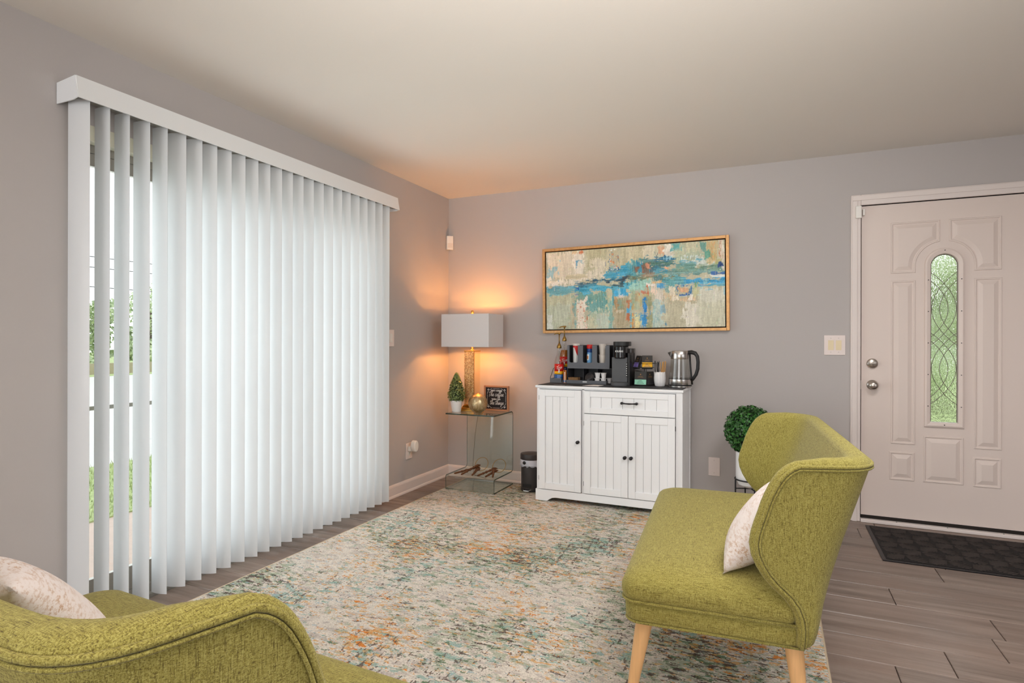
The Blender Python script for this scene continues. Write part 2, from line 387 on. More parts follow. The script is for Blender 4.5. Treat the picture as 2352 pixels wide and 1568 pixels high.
# ground slab and planks
fl = struct(B().box(-.02, RX, RY, .02, -.12, -.0065).build('floor', M['dark']))
pm = {}
def plank(x0, x1, y0, y1):
    g = .0012; L = x1-x0; Wd = y1-y0; key = (round(L, 3), round(Wd, 3))
    if key not in pm:
        b = B(); a, c, e = L/2-g, Wd/2-g, .0022
        b.add([(-a,-c,-.0065),(a,-c,-.0065),(a,c,-.0065),(-a,c,-.0065),(-a,-c,-e),(a,-c,-e),(a,c,-e),(-a,c,-e),(-a+e,-c+e,0),(a-e,-c+e,0),(a-e,c-e,0),(-a+e,c-e,0)],
              [(0,1,5,4),(1,2,6,5),(2,3,7,6),(3,0,4,7),(4,5,9,8),(5,6,10,9),(6,7,11,10),(7,4,8,11),(8,9,10,11)])
        o = b.build('plank', M['plank'], fl); pm[key] = o.data
    else:
        o = bpy.data.objects.new('plank', pm[key]); C.objects.link(o); o.parent = fl
    o.location = ((x0+x1)/2, (y0+y1)/2, 0)
PW = .1955
joints = {0: 3.395, 1: 4.05, 2: 3.13, 3: 3.467, 4: 2.2, 5: 3.22, 6: 3.03}
for k in range(-4, 30):
    y1 = -.77-PW*k; y0 = y1-PW
    if y1 > 0: y1 = 0.0
    if y0 >= -.001: continue
    j = joints.get(k, 3.0+.37*((k*5) % 7)*.6)
    xs = []; x = j
    while x > 0: x -= 1.22
    cuts = [0]; x += 1.22
    while x < RX: cuts.append(x); x += 1.22
    cuts.append(RX)
    for a, c in zip(cuts, cuts[1:]):
        if c-a > .02: plank(a, c, y0, y1)

struct(B().box(-.12, RX+.12, RY-.12, .12, H, H+.1).build('ceiling', M['ceil']))
# left wall with the sliding-door opening
OY0, OY1, OZ = -3.03, -1.06, 2.085
wl_ = B()
wl_.box(-.12, 0, OY1, .12, -.12, H); wl_.box(-.12, 0, RY-.12, OY0, -.12, H); wl_.box(-.12, 0, OY0, OY1, OZ, H)
struct(wl_.build('wall_left', M['wall']))
DX0, DX1, DZ = 3.147, 4.073, 2.085
wb = B(); wb.box(0, DX0, 0, .12, -.12, H); wb.box(DX1, RX, 0, .12, -.12, H); wb.box(DX0, DX1, 0, .12, DZ, H)
struct(wb.build('wall_back', M['wall']))
wr = B(); wr.box(RX, RX+.12, -2.9, .12, -.12, H); wr.box(RX, RX+.12, RY-.12, -6.2, -.12, H); wr.box(RX, RX+.12, -6.2, -2.9, -.12, .6); wr.box(RX, RX+.12, -6.2, -2.9, 2.3, H)
struct(wr.build('wall_right', M['wall']))
wq = B(); wq.box(0, .25, RY-.12, RY, -.12, H); wq.box(2.75, RX, RY-.12, RY, -.12, H); wq.box(.25, 2.75, RY-.12, RY, -.12, .3); wq.box(.25, 2.75, RY-.12, RY, 2.3, H)
struct(wq.build('wall_rear', M['wall']))

def base_profile(): return [(0,0), (.022,0), (.022,.006), (.019,.014), (.014,.019), (.014,.078), (.011,.088), (.006,.094), (0,.096)]
pr = base_profile()
bl = B(); n = len(pr); vs = [(d, OY1+.085, z) for d, z in pr]+[(d, -.0, z) for d, z in pr]
bl.add(vs, [tuple(range(n)), tuple(range(n, 2*n))[::-1]]+[(i, i+n, (i+1) % n+n, (i+1) % n) for i in range(n)])
struct(bl.build('baseboard_left', M['trim']))
bb_ = B(); vs = [(.0, -d, z) for d, z in pr]+[(3.088, -d, z) for d, z in pr]
bb_.add(vs, [tuple(range(n)), tuple(range(n, 2*n))[::-1]]+[(i, i+n, (i+1) % n+n, (i+1) % n) for i in range(n)])
struct(bb_.build('baseboard_back', M['trim']))
b4 = B(); vs = [(d, RY, z) for d, z in pr]+[(d, OY0-.085, z) for d, z in pr]
b4.add(vs, [tuple(range(n)), tuple(range(n, 2*n))[::-1]]+[(i, i+n, (i+1) % n+n, (i+1) % n) for i in range(n)])
struct(b4.build('trim_2', M['trim']))

# sliding glass door behind the blind
w1 = struct(B().box(-.12, -.10, OY0, OY1, -.02, .012).box(-.10, -.0, OY0, OY1, -.03, .012).build('window_1', M['alu']))
fr = B()   # cream casing lining and outer frame
fr.box(-.11, .004, OY0, OY0+.02, .012, OZ); fr.box(-.11, .004, OY1-.02, OY1, .012, OZ); fr.box(-.11, .004, OY0+.02, OY1-.02, 2.02, OZ)
part('lining', fr, M['cream'], w1)
fr = B(); fr.box(-.10, -.045, OY0+.02, OY0+.045, .012, 2.02); fr.box(-.10, -.045, OY1-.045, OY1-.02, .012, 2.02); fr.box(-.10, -.045, OY0+.045, OY1-.045, 1.985, 2.02); fr.box(-.10, -.035, OY0+.045, OY1-.045, .012, .05)
part('frame', fr, M['alu'], w1, bevel=.002)
def sash(y0, y1, x0, x1):
    b = B(); z0, z1 = .05, 1.985
    b.box(x0, x1, y0, y0+.04, z0, z1); b.box(x0, x1, y1-.05, y1, z0, z1); b.box(x0, x1, y0+.04, y1-.05, z1-.055, z1); b.box(x0, x1, y0+.04, y1-.05, z0, z0+.105)
    o = part('sash', b, M['alu'], w1, bevel=.002)
    part('glass_pane', B().box((x0+x1)/2-.003, (x0+x1)/2+.003, y0+.04, y1-.05, z0+.105, z1-.055), M['pane'], o)
sash(OY0+.045, -2.0, -.075, -.05); sash(-2.04, OY1-.045, -.1, -.078)
part('screen_rail', B().box(-.118, -.106, OY0+.03, -1.98, .875, .893), M['alu'], w1)

# ---------------------------------------------------------------- entrance door
tr1 = B()
def cas(x0, x1, z0, z1, y0=-.018):
    tr1.box(x0, x1, y0, 0, z0, z1)
cas(3.09, 3.147, 0, 2.157); cas(DX1, DX1+.057, 0, 2.157); cas(3.147, DX1, DZ+.002, 2.157)
t1 = struct(tr1.build('trim_1', M['trim'], bevel=.005, seg=3))
tt = B(); tt.box(3.098, 3.128, -.024, -.018, 0, 2.1178); tt.box(3.098, DX1+.05, -.024, -.018, 2.118, 2.15)
part('casing_bead', tt, M['trim'], t1, bevel=.004)
jb = B(); jb.box(3.147, 3.149, -.0, .12, 0, DZ+.012); jb.box(DX1-.003, DX1, 0, .12, 0, DZ+.012); jb.box(3.149, DX1-.003, .0, .12, DZ+.0, DZ+.014)
part('jamb', jb, M['trim'], t1)
part('jamb_stop', B().box(3.1492, 3.165, .052, .11, .045, DZ-.002).box(DX1-.02, DX1-.0032, .052, .11, .045, DZ-.002).box(3.165, DX1-.02, .052, .11, DZ-.03, DZ-.002), M['dark'], t1)
sill = struct(B().box(3.149, DX1-.003, -.03, .12, .0, .022).build('trim_3', M['trim'], bevel=.004))
part('sweep', B().box(3.152, DX1-.006, .003, .045, .0225, .042), M['dark'], sill)
for x in (3.35, 3.62, 3.9): part('screw', B().lathe([(0,-.001),(.004,-.001),(.004,.001),(0,.001)], 10, (x, -.02, .0225)), M['blackmetal'], sill)

d1 = B(); GX0, GX1, GZ0, GZC = 3.523, 3.687, .668, 1.672; GR = (GX1-GX0)/2; GC = (GX0+GX1)/2
arc = [(GC+GR*math.cos(a), GZC+GR*math.sin(a)) for a in [PI*i/16 for i in range(17)]]
hole = [(GX1, GZ0)]+arc+[(GX0, GZ0)]          # from lower right up round to lower left
SX0, SX1, SZ0, SZ1 = 3.1535, 4.066, .044, DZ-.002
def slab_face(b, y, flip):
    # faces around the arched hole: left strip, right strip, bottom, and fan above
    ro = [(SX1, GZ0), (SX1, GZC)]+[(SX1, GZC+(SZ1-GZC)*i/4) for i in range(1, 5)]
    v = []; f = []
    def q(*p):
        o = len(v); v.extend([(x, y, z) for x, z in p]); f.append(tuple(range(o, o+len(p))))
    q((SX0,SZ0),(SX1,SZ0),(SX1,GZ0),(SX0,GZ0)); q((SX0,GZ0),(GX0,GZ0),(GX0,GZC),(SX0,GZC)); q((GX1,GZ0),(SX1,GZ0),(SX1,GZC),(GX1,GZC))
    for i in range(16):
        (xa, za), (xb, zb) = arc[i], arc[i+1]
        def outp(k):
            u = k/16
            if u <= .25: return (SX1, GZC+(SZ1-GZC)*u*4)
            if u >= .75: return (SX0, GZC+(SZ1-GZC)*(1-u)*4)
            return (SX1+(SX0-SX1)*(u-.25)*2, SZ1)
        q((xa, za), outp(i), outp(i+1), (xb, zb))
    b.add(v, f)
slab_face(d1, .006, 0); slab_face(d1, .050, 1)
for (xa, za), (xb, zb) in zip(hole, hole[1:]+hole[:1]): d1.quad((xa,.006,za),(xb,.006,zb),(xb,.05,zb),(xa,.05,za))
for (xa, za), (xb, zb) in (((SX0,SZ0),(SX1,SZ0)),((SX1,SZ0),(SX1,SZ1)),((SX1,SZ1),(SX0,SZ1)),((SX0,SZ1),(SX0,SZ0))): d1.quad((xa,.006,za),(xb,.006,zb),(xb,.05,zb),(xa,.05,za))
door = struct(d1.build('door_1', M['door']))
def inset(poly, d):
    n = len(poly); out = []
    area2 = sum(poly[i][0]*poly[(i+1) % n][1]-poly[(i+1) % n][0]*poly[i][1] for i in range(n)); sg = 1 if area2 > 0 else -1
    for i in range(n):
        p0, p1, p2 = Vector(poly[i-1]), Vector(poly[i]), Vector(poly[(i+1) % n])
        e1 = (p1-p0).normalized(); e2 = (p2-p1).normalized(); n1 = Vector((-e1.y, e1.x))*sg; n2 = Vector((-e2.y, e2.x))*sg
        m_ = n1+n2; m_ = m_/max(.35, m_.dot(n1)) ; out.append(tuple(p1+m_*d))
    return out
def raised(poly, name='panel'):
    b = B(); rings = [(0, .0), (.003, .005), (.009, .005), (.013, .0), (.017, -.0005), (.042, .0085)]
    n = len(poly); vs = []
    for d, hgt in rings: vs += [(x, .006-hgt, z) for x, z in inset(poly, d)]
    fs = [(k*n+i, k*n+(i+1) % n, (k+1)*n+(i+1) % n, (k+1)*n+i) for k in range(len(rings)-1) for i in range(n)]
    fs.append(tuple((len(rings)-1)*n+i for i in range(n))); b.add(vs, fs)
    return part(name, b, M['door'], door, recalc=True)
rect = lambda a, c, d, e: [(a, d), (c, d), (c, e), (a, e)]
raised(rect(3.319, 3.453, .525, 1.583)); raised(rect(3.758, 3.896, .524, 1.583))
raised(rect(3.312, 3.45, .291, .474)); raised(rect(3.754, 3.894, .289, .472)); raised(rect(3.497, 3.707, .292, .589))
def archpanel(s):
    # corner panel with a concave quarter arc towards the glass
    a0 = math.acos(.023/.152); x_out = 3.605+s*.288
    return [(x_out, 1.630), (x_out, 1.960), (3.605+s*.023, 1.960)]+[(3.605+s*.152*math.cos(a0*(1-i/9)), 1.672+.152*math.sin(a0*(1-i/9))) for i in range(10)]+[(3.605+s*.152, 1.630)]
raised(archpanel(-1)); raised(archpanel(1))
# glazed insert
def archring(x0, x1, z0, zc, n=16):
    r = (x1-x0)/2; c = (x0+x1)/2
    return [(x1, z0)]+[(c+r*math.cos(PI*i/n), zc+r*math.sin(PI*i/n)) for i in range(n+1)]+[(x0, z0)]
rings = [(3.500, 3.710, .645, 1.676, .006), (3.503, 3.707, .648, 1.676, -.006), (3.512, 3.698, .657, 1.676, -.010), (3.526, 3.684, .671, 1.673, -.006), (3.532, 3.678, .677, 1.672, -.004), (3.534, 3.676, .679, 1.671, .02)]
vs = []; n_ = 19
for x0, x1, z0, zc, y in rings: vs += [(x, y, z) for x, z in archring(x0, x1, z0, zc)]
b = B().add(vs, [(k*n_+i, k*n_+(i+1) % n_, (k+1)*n_+(i+1) % n_, (k+1)*n_+i) for k in range(5) for i in range(n_)])
part('glass_moulding', b, M['door'], door)
gp = archring(3.5345, 3.6755, .6795, 1.671)
gl_ = part('leaded_glass', B().prism(gp, .016, .021, 'xz'), M['rain'], door)
bc = B(); hw = .0715
def came(z_top, z_bot, amp, s):
    pts = []
    for i in range(33):
        t_ = i/32; z = z_top+(z_bot-z_top)*t_; x = -hw+amp*math.sin(PI*t_)**.85
        pts.append((3.605+s*x, .0142, z))
    bc.tube(pts, .0019, 6)
for s in (-1, 1):
    came(1.629, 1.165, .136, s); came(1.577, 1.215, .094, s); came(1.245, .79, .136, s); came(1.195, .835, .094, s)
bc.tube([(x, .0142, z) for x, z in archring(3.5365, 3.6735, .6815, 1.671)], .0026, 6, closed=True)
part('lead_came', bc, pmat('lead', (128, 122, 112), .45, metal=.3), gl_)
for i, z in enumerate((.78, .98, 1.18, 1.38, 1.58, 1.672)):
    for x in (3.519, 3.691):
        if i < 5: part('screw', B().lathe([(0,-.0115),(.003,-.0115),(.003,-.007),(0,-.007)], 8, (x, 0, z), 'y'), M['blackmetal'], door)
part('screw', B().lathe([(0,-.0115),(.003,-.0115),(.003,-.007),(0,-.007)], 8, (3.605, 0, 1.676+.088), 'y'), M['blackmetal'], door)
part('screw', B().lathe([(0,-.0115),(.003,-.0115),(.003,-.007),(0,-.007)], 8, (3.605, 0, .664), 'y'), M['blackmetal'], door)
kb = part('door_knob', B().lathe([(0,.006),(.033,.006),(.033,.0),(.030,-.006),(.014,-.009),(.012,-.030),(.020,-.036),(.028,-.046),(.029,-.056),(.024,-.066),(.012,-.071),(0,-.072)], 32, (3.216, 0, .903), 'y'), M['nickel'], door, smooth=True)
db = part('deadbolt', B().lathe([(0,.006),(.033,.006),(.033,-.002),(.030,-.010),(.027,-.013),(0,-.014)], 32, (3.216, 0, 1.044), 'y'), M['nickel'], door, smooth=True)
part('thumb_turn', B().box(3.196, 3.236, -.030, -.013, 1.039, 1.049), M['nickel'], db, bevel=.004)
part('latch_plate', B().box(3.1495, 3.1525, -.001, .03, .87, .93), M['nickel'], t1)

# ---------------------------------------------------------------- vertical blind
vb = thing('vertical_blind', 'white vertical slat blind under a valance, hanging over the sliding glass door', 'blind', (.09, -2.01, 2.1))
def off(b, o): b.v = [(x-o[0], y-o[1], z-o[2]) for x, y, z in b.v]; return b
vo = (.09, -2.01, 2.1)
b = B(); y0, y1 = -3.083, -.944
b.prism([(0.003, 2.212), (.124, 2.222), (.128, 2.222), (.142, 2.134), (.136, 2.134), (.121, 2.217), (.003, 2.207)], y0, y1, 'xz')
part('valance', off(b, vo), M['vinyl'], vb)
b = B().prism([(0.003, 2.212), (.124, 2.222), (.142, 2.134), (.112, 2.128), (.003, 2.128)], y0-.003, y0+.001, 'xz'); part('valance_return', off(b, vo), M['vinyl'], vb)
b = B().prism([(0.003, 2.212), (.124, 2.222), (.142, 2.134), (.112, 2.128), (.003, 2.128)], y1-.001, y1+.003, 'xz'); part('valance_return', off(b, vo), M['vinyl'], vb)
part('headrail', off(B().box(.05, .1, y0+.02, y1-.02, 2.155, 2.195), vo), M['alu'], vb)
slats = [(-3.043,67),(-2.954,85),(-2.874,84),(-2.789,79),(-2.705,83),(-2.624,66),(-2.54,66),(-2.458,66),(-2.374,66),(-2.29,66),(-2.207,66),(-2.126,66),(-2.043,66),(-1.963,66),(-1.88,66),(-1.797,66),(-1.713,66),(-1.629,66),(-1.548,66),(-1.465,66),(-1.377,66),(-1.293,66),(-1.209,66),(-1.128,66),(-1.045,66)]
sb = B(); N = 8; w = .089
for zz in (.035, 2.15):
    for i in range(N+1):
        u = i/N-.5; sb.v.append((u*w, .030*(.25-u*u)*.9, zz))
for zz in (.035, 2.15):
    for i in range(N+1):
        u = i/N-.5; sb.v.append((u*w, .030*(.25-u*u)*.9+.0009, zz))
k = N+1
for i in range(N): sb.f += [(i, i+1, k+i+1, k+i), (2*k+i, 3*k+i, 3*k+i+1, 2*k+i+1), (i, 2*k+i, 2*k+i+1, i+1), (k+i, k+i+1, 3*k+i+1, 3*k+i)]
sb.f += [(0, k, 3*k, 2*k), (N, 2*k+N, 3*k+N, k+N)]
slat_me = None
for (y, th) in slats:
    if slat_me is None:
        o = sb.build('slat', M['slat'], vb, smooth=True); slat_me = o.data
        try: slat_me.set_sharp_from_angle(angle=R(50))
        except Exception: pass
    else:
        o = bpy.data.objects.new('slat', slat_me); C.objects.link(o); o.parent = vb
    # local x runs across the slat; local +y is the convex side facing the room's viewer
    o.location = (.075-vo[0], y-vo[1], -vo[2]+(random.random()-.5)*.004); o.rotation_euler = (0, 0, R(90-th)+PI)

# ================================================================ FLOOR COVERINGS
RGX0, RGX1, RGY0, RGY1 = .222, 2.806, -3.75, -.062
b = B(); b.add([(RGX0,RGY0,0),(RGX1,RGY0,0),(RGX1,RGY1,0),(RGX0,RGY1,0),(RGX0,RGY0,.009),(RGX1,RGY0,.009),(RGX1,RGY1,.009),(RGX0,RGY1,.009),
    (RGX0+.012,RGY0+.012,.012),(RGX1-.012,RGY0+.012,.012),(RGX1-.012,RGY1-.012,.012),(RGX0+.012,RGY1-.012,.012)],
    [(0,3,2,1),(0,1,5,4),(1,2,6,5),(2,3,7,6),(3,0,4,7),(4,5,9,8),(5,6,10,9),(6,7,11,10),(7,4,8,11),(8,9,10,11)])
rug = tag(b.build('rug', M['rug']), 'large distressed abstract rug in cream, teal, green and orange on the plank floor', 'rug')
b = B(); b.tube([(RGX0+.002,RGY0,.006),(RGX1-.002,RGY0,.006),(RGX1,RGY1,.006),(RGX0,RGY1,.006)], .0058, 8, closed=True)
part('binding', b, M['binding'], rug, smooth=True)

mt = thing('doormat', 'charcoal ribbed doormat lying on the planks in front of the white door', 'doormat', (3.62, -.435, 0))
part('backing', B().box(-.455, .455, -.33, .33, .0005, .007), M['fur'], mt, bevel=.003)
b = B(); random.seed(3)
nx, ny = 9, 6; cw, ch = .86/nx, .61/ny
for i in range(nx):
    for j in range(ny):
        cx, cy = -.43+cw*(i+.5), -.305+ch*(j+.5); sgn = 1 if (i+j) % 2 else -1
        for k in range(-3, 4):
            # short diagonal rib clipped to its cell
            o_ = k*.0155; L = (cw/2-abs(o_)*.55)*.9
            if L < .008: continue
            dx, dy = math.cos(R(38)*sgn), math.sin(R(38)*sgn); px, py = cx-dy*o_, cy+dx*o_
            b.tube([(px-dx*L, py-dy*L, .0095), (px+dx*L, py+dy*L, .0095)], .0048, 5)
o = part('rib', b, pmat('mat_fibre', (66, 58, 55), .98, bump=1, bscale=500), mt, smooth=True); o['kind'] = 'stuff'
part('carpet_top', B().box(-.435, .435, -.31, .31, .007, .0092), pmat('mat_carpet', (34, 29, 28), 1, bump=1, bscale=400), mt)

# ================================================================ CABINET
CX0, CX1, CY0, CY1 = 1.025, 2.062, -.452, -.03; Z0 = .012; TZ = .86
cb = thing('sideboard_cabinet', 'white beadboard coffee cabinet with a drawer and three doors against the back wall', 'cabinet', (1.543, -.24, Z0))
co_ = (1.543, -.24, Z0)
b = B(); T = .018
b.box(CX0, CX0+T, CY0+.004, CY1, .1, TZ-.018); b.box(CX1-T, CX1, CY0+.004, CY1, .1, TZ-.018)
b.box(CX0, CX1, CY1-.006, CY1, .1, TZ-.018); b.box(CX0+T, CX1-T, CY0+.02, CY1-.006, .1, .115); b.box(CX0+T, CX1-T, CY0+.02, CY1-.006, TZ-.03, TZ-.018)
b.box(CX0+T, CX1-T, CY0+.024, CY0+.03, .1, TZ-.018)
part('carcass', off(b, co_), M['cab'], cb, bevel=.0012)
b = B(); fx = [CX0, CX0+.02, 1.372, 1.388, CX1-.02, CX1]
b.box(CX0, CX0+.02, CY0, CY0+.02, .09, TZ-.018); b.box(CX1-.036, CX1, CY0, CY0+.02, .09, TZ-.018); b.box(1.371, 1.389, CY0, CY0+.02, .09, TZ-.018)
b.box(CX0+.02, CX1-.036, CY0, CY0+.02, TZ-.026, TZ-.018)
part('face_frame', off(b, co_), M['cab'], cb, bevel=.0012)
# side beadboard
b = B()
for i in range(4):
    ya = CY0+.03+i*.093
    b.box(CX1, CX1+.004, ya+.0015, ya+.0915, .1, TZ-.02)
b.box(CX1, CX1+.008, CY0, CY0+.032, .1, TZ-.018); b.box(CX1, CX1+.008, CY1-.03, CY1, .1, TZ-.018)
part('side_panel', off(b, co_), M['cab'], cb, bevel=.001)
part('top', off(B().box(CX0-.011, CX1+.015, CY0-.012, CY1+.005, TZ-.018, TZ), co_), M['cab'], cb, bevel=.004, seg=3)
# plinth with a shaped cut-out
zp, ft = Z0+.001, .085
pts = [(CX0-.006, zp), (CX0+.085, zp), (CX0+.10, zp+.012), (CX0+.125, zp+.026), (CX0+.15, zp+.03), (CX1-.15, zp+.03), (CX1-.125, zp+.026), (CX1-.10, zp+.012), (CX1-.085, zp), (CX1+.006, zp), (CX1+.006, .096), (CX0-.006, .096)]
b = B().prism(pts, CY0-.012, CY0+.004, 'xz'); b.box(CX0-.006, CX0+.012, CY0+.004, CY1, zp, .096); b.box(CX1-.012, CX1+.006, CY0+.004, CY1, zp, .096)
part('plinth', off(b, co_), M['cab'], cb, bevel=.002)
knobp = [(.011,.0),(.011,-.002),(.005,-.004),(.0045,-.012),(.009,-.015),(.0125,-.020),(.0115,-.026),(.006,-.030),(0,-.031)]
def cdoor(x0, x1, z0, z1, n, kn=None, st=.048, name='door', topr=None):
    y = CY0-.001; b = B(); rail = st if topr is None else topr
    b.box(x0, x0+st, y-.017, y, z0, z1); b.box(x1-st, x1, y-.017, y, z0, z1)
    b.box(x0+st, x1-st, y-.0165, y, z0, z0+rail); b.box(x0+st, x1-st, y-.0165, y, z1-rail, z1)
    o = part(name, off(b, co_), M['cab'], cb, bevel=.002)
    wv = (x1-x0-2*st)/n
    for i in range(n):
        part('board', off(B().box(x0+st+i*wv+.0009, x0+st+(i+1)*wv-.0009, y-.010, y-.003, z0+rail-.003, z1-rail+.003), co_), M['cab'], o, bevel=.0014)
    part('backing', off(B().box(x0+st, x1-st, y-.0055, y-.001, z0+rail-.003, z1-rail+.003), co_), M['groove'], o)
    if kn: part('knob', B().lathe(knobp, 20, (kn[0]-co_[0], y-.017-co_[1], kn[1]-co_[2]), 'y'), M['blackmetal'], o, smooth=True)
    return o
zb, zt = .101, TZ-.029
cdoor(CX0+.0225, 1.3685, zb, zt, 4, (1.3485, .463))
cdoor(1.3915, 1.7075, zb, .668, 4, (1.688, .381)); cdoor(1.7105, CX1-.0385, zb, .668, 4, (1.731, .381))
dr = cdoor(1.3915, CX1-.0385, .673, zt, 7, None, .045, 'drawer', .040)
b = B(); y = CY0-.018; hx0, hx1, hz = 1.662, 1.772, .757
b.tube([(hx0+.006, y, hz), (hx0+.006, y-.012, hz), (hx0+.01, y-.018, hz), (hx0+.03, y-.021, hz-.001), (.5*(hx0+hx1), y-.022, hz-.002), (hx1-.03, y-.021, hz-.001), (hx1-.01, y-.018, hz), (hx1-.006, y-.012, hz), (hx1-.006, y, hz)], [.007,.006,.0062,.0045,.0058,.0045,.0062,.006,.007], 10)
for hx in (hx0+.004, hx1-.004): b.lathe([(0,.001),(.009,.001),(.009,-.003),(.0095,-.016),(.008,-.024),(.003,-.026),(0,-.026)], 16, (hx, y, hz), 'y')
part('handle', off(b, co_), M['blackmetal'], dr, smooth=True)
for (x, z) in ((CX0+.021,.77),(CX0+.021,.18),(1.390,.60),(1.390,.17),(CX1-.037,.60),(CX1-.037,.17)):
    part('hinge', off(B().lathe([(0,z-.016),(.0022,z-.016),(.0022,z+.016),(0,z+.016)], 8, (x, CY0-.012, 0)), co_), M['blackmetal'], cb)

# black bar mat on top with pale lettering
bm_ = thing('bar_mat', 'thin black coffee bar mat with pale lettering covering the cabinet top', 'mat', (1.543, -.24, TZ))
part('cloth', B().box(-.515, .525, -.205, .205, .0002, .0025), M['matblack'], bm_, bevel=.001)
mpz = .0027
for (x, y, s_, txt) in ((-.33, -.17, .035, 'coffee bar'), (.42, -.165, .03, 'coffee')):
    textmesh('lettering', txt, s_, pmat('mat_print', (176, 176, 178), .7), bm_, basis((x, y, mpz), (1,0,0), (0,1,0)), shear=.3)

# ================================================================ THINGS ON THE CABINET
Z = TZ+.0028
pp = thing('paper_napkin', 'white paper napkin lying flat on the black mat before the organiser', 'napkin', (1.42, -.37, Z))
part('sheet', B().prism([(-.060,-.035),(.060,-.046),(.072,.050),(-.012,.060)], 0, .0012, 'xy'), M['paper'], pp)
part('sheet', B().prism([(-.045,-.020),(.066,-.034),(.074,.052),(-.005,.064)], .0013, .0026, 'xy'), M['paper'], pp)

# organiser: upper cup bins over an open lower level
og = thing('coffee_organiser', 'dark grey plastic coffee condiment organiser with three cup bins on the cabinet', 'organiser', (1.33, -.11, Z)); oo = (1.33, -.11, 0)
X0, X1, YF, YB = 1.174, 1.536, -.2, -.035; zt_, zm = 1.155, .977
b = B(); t = .004
b.box(X0, X1, YB-t, YB, Z, zt_)                                   # back
for x in (X0, 1.291, 1.401, X1-.05): b.box(x, x+t, YF+t, YB-t, zm, zt_)
b.box(X1-t, X1, YF+t, YB-t, Z, zt_); b.box(X0, X0+t, YF+.0, YB-t, Z, zm)
b.box(X0+t, X1-t, YF+t, YB-t, zm, zm+t)
for x in (1.291, 1.401): b.box(x, x+t, YF+.03, YB-t, Z, zm)
part('body', off(b, (oo[0], oo[1], Z)), M['orgdark'], og, bevel=.001)
# front face with three rounded slots
b = B(); FX1 = X1-.03
slots = [(1.191, 1.258), (1.299, 1.371), (1.408, 1.474)]; zs = 1.022; r = .012
b.box(X0, FX1, YF, YF+t, zm, zs-.0)
xs = [X0]+[v for s_ in slots for v in s_]+[FX1]
for i in range(0, len(xs), 2): b.box(xs[i], xs[i+1], YF, YF+t, zs, zt_-.002)
for a, c in slots:
    for s_, x in ((1, a), (-1, c)):
        b.prism([(x, zs)]+[(x+s_*r*(1-math.cos(PI/2*i/5)), zs+r*(1-math.sin(PI/2*i/5))) for i in range(6)], YF, YF+t, 'xz')
part('front_panel', off(b, (oo[0], oo[1], Z)), M['orggrey'], og)
b = B(); b.box(X0-.002, X1-.05, -.222, -.216, Z, Z+.026); b.box(X0-.002, X1-.05, -.216, YB-.005, Z, Z+.004); b.box(X1-.054, X1-.05, -.216, YF+.03, Z, Z+.026); b.box(X0-.002, X0+.002, -.216, YF, Z, Z+.026)
part('front_tray', off(b, (oo[0], oo[1], Z)), M['orggrey'], og, bevel=.001)
part('label_plate', off(B().box(1.304, 1.337, -.2235, -.222, .874, .881), (oo[0], oo[1], Z)), M['print'], og)

def can(name, label, cat, x, y, z, r, h, mat, prof=None):
    o = thing(name, label, cat, (x, y, z)); return o
c1 = thing('creamer_canister', 'red and white creamer canister in the left bin of the organiser', 'canister', (1.229, -.145, zm+.0045))
part('body', B().lathe([(0,0),(.024,0),(.026,.003),(.026,.17),(0,.17)], 24), M['print'], c1, smooth='auto')
part('lid', B().lathe([(0,.17),(.0275,.17),(.0275,.183),(.026,.185),(0,.185)], 24), M['cup'], c1, smooth='auto')
def wrap(parent, r, z0, z1, a0, a1, mat, name='label', n=14, slope=None):
    """patch of a printed label wound round a cylinder; angles from the front (-y) in degrees; slope lowers z0 along the patch"""
    b = B(); vs = []
    for i in range(n+1):
        a = R(a0+(a1-a0)*i/n)-PI/2
        zz0 = z0 if slope is None else slope(i/n)
        vs += [(r*math.cos(a), r*math.sin(a), zz0), (r*math.cos(a), r*math.sin(a), z1)]
    b.add(vs, [(2*i, 2*i+2, 2*i+3, 2*i+1) for i in range(n)])
    return part(name, b, mat, parent, smooth=True)
wrap(c1, .0264, .09, .169, -20, 90, M['red'], slope=lambda u: .158-.075*math.sin(min(1, u*1.25)*PI/2)+(.04*max(0, u-.75)*4))
wrap(c1, .0264, .155, .169, -90, -18, M['red'])
wrap(c1, .0264, .0, .169, 92, 268, M['red'])
c2 = thing('creamer_bottle', 'blue creamer bottle with a red cap in the middle bin of the organiser', 'bottle', (1.338, -.15, zm+.0045))
part('body', B().lathe([(0,0),(.020,0),(.022,.003),(.022,.10),(.020,.125),(.0215,.145),(0,.147)], 24), M['skyblue'], c2, smooth='auto')
part('cap', B().lathe([(0,.147),(.0225,.147),(.0235,.150),(.0235,.172),(.020,.178),(0,.178)], 24), M['red'], c2, smooth='auto')
wrap(c2, .0224, .118, .146, -90, 90, M['navy'], slope=lambda u: .118); wrap(c2, .0225, .055, .104, -60, 0, M['print'], slope=lambda u: .055+.02*abs(u-.5)); wrap(c2, .0228, .068, .092, -45, -12, pmat('label_orange', (224, 132, 70), .5)); wrap(c2, .0226, .0, .022, -80, -15, pmat('label_brown', (170, 86, 44), .5))
for i in range(2):
    c = thing('paper_cup', ['white paper cup, lower of the two nested in the right bin', 'white paper cup, upper of the two nested in the right bin'][i], 'cup', (1.438, -.142, zm+.0045+i*.082), group='paper cups in the organiser')
    part('wall', B().lathe([(0,.003),(.021,.003),(.0215,0),(.0225,0),(.0305,.098),(.032,.099),(.032,.102),(.0295,.102),(.021,.006),(0,.006)], 28), M['cup'], c, smooth='auto')

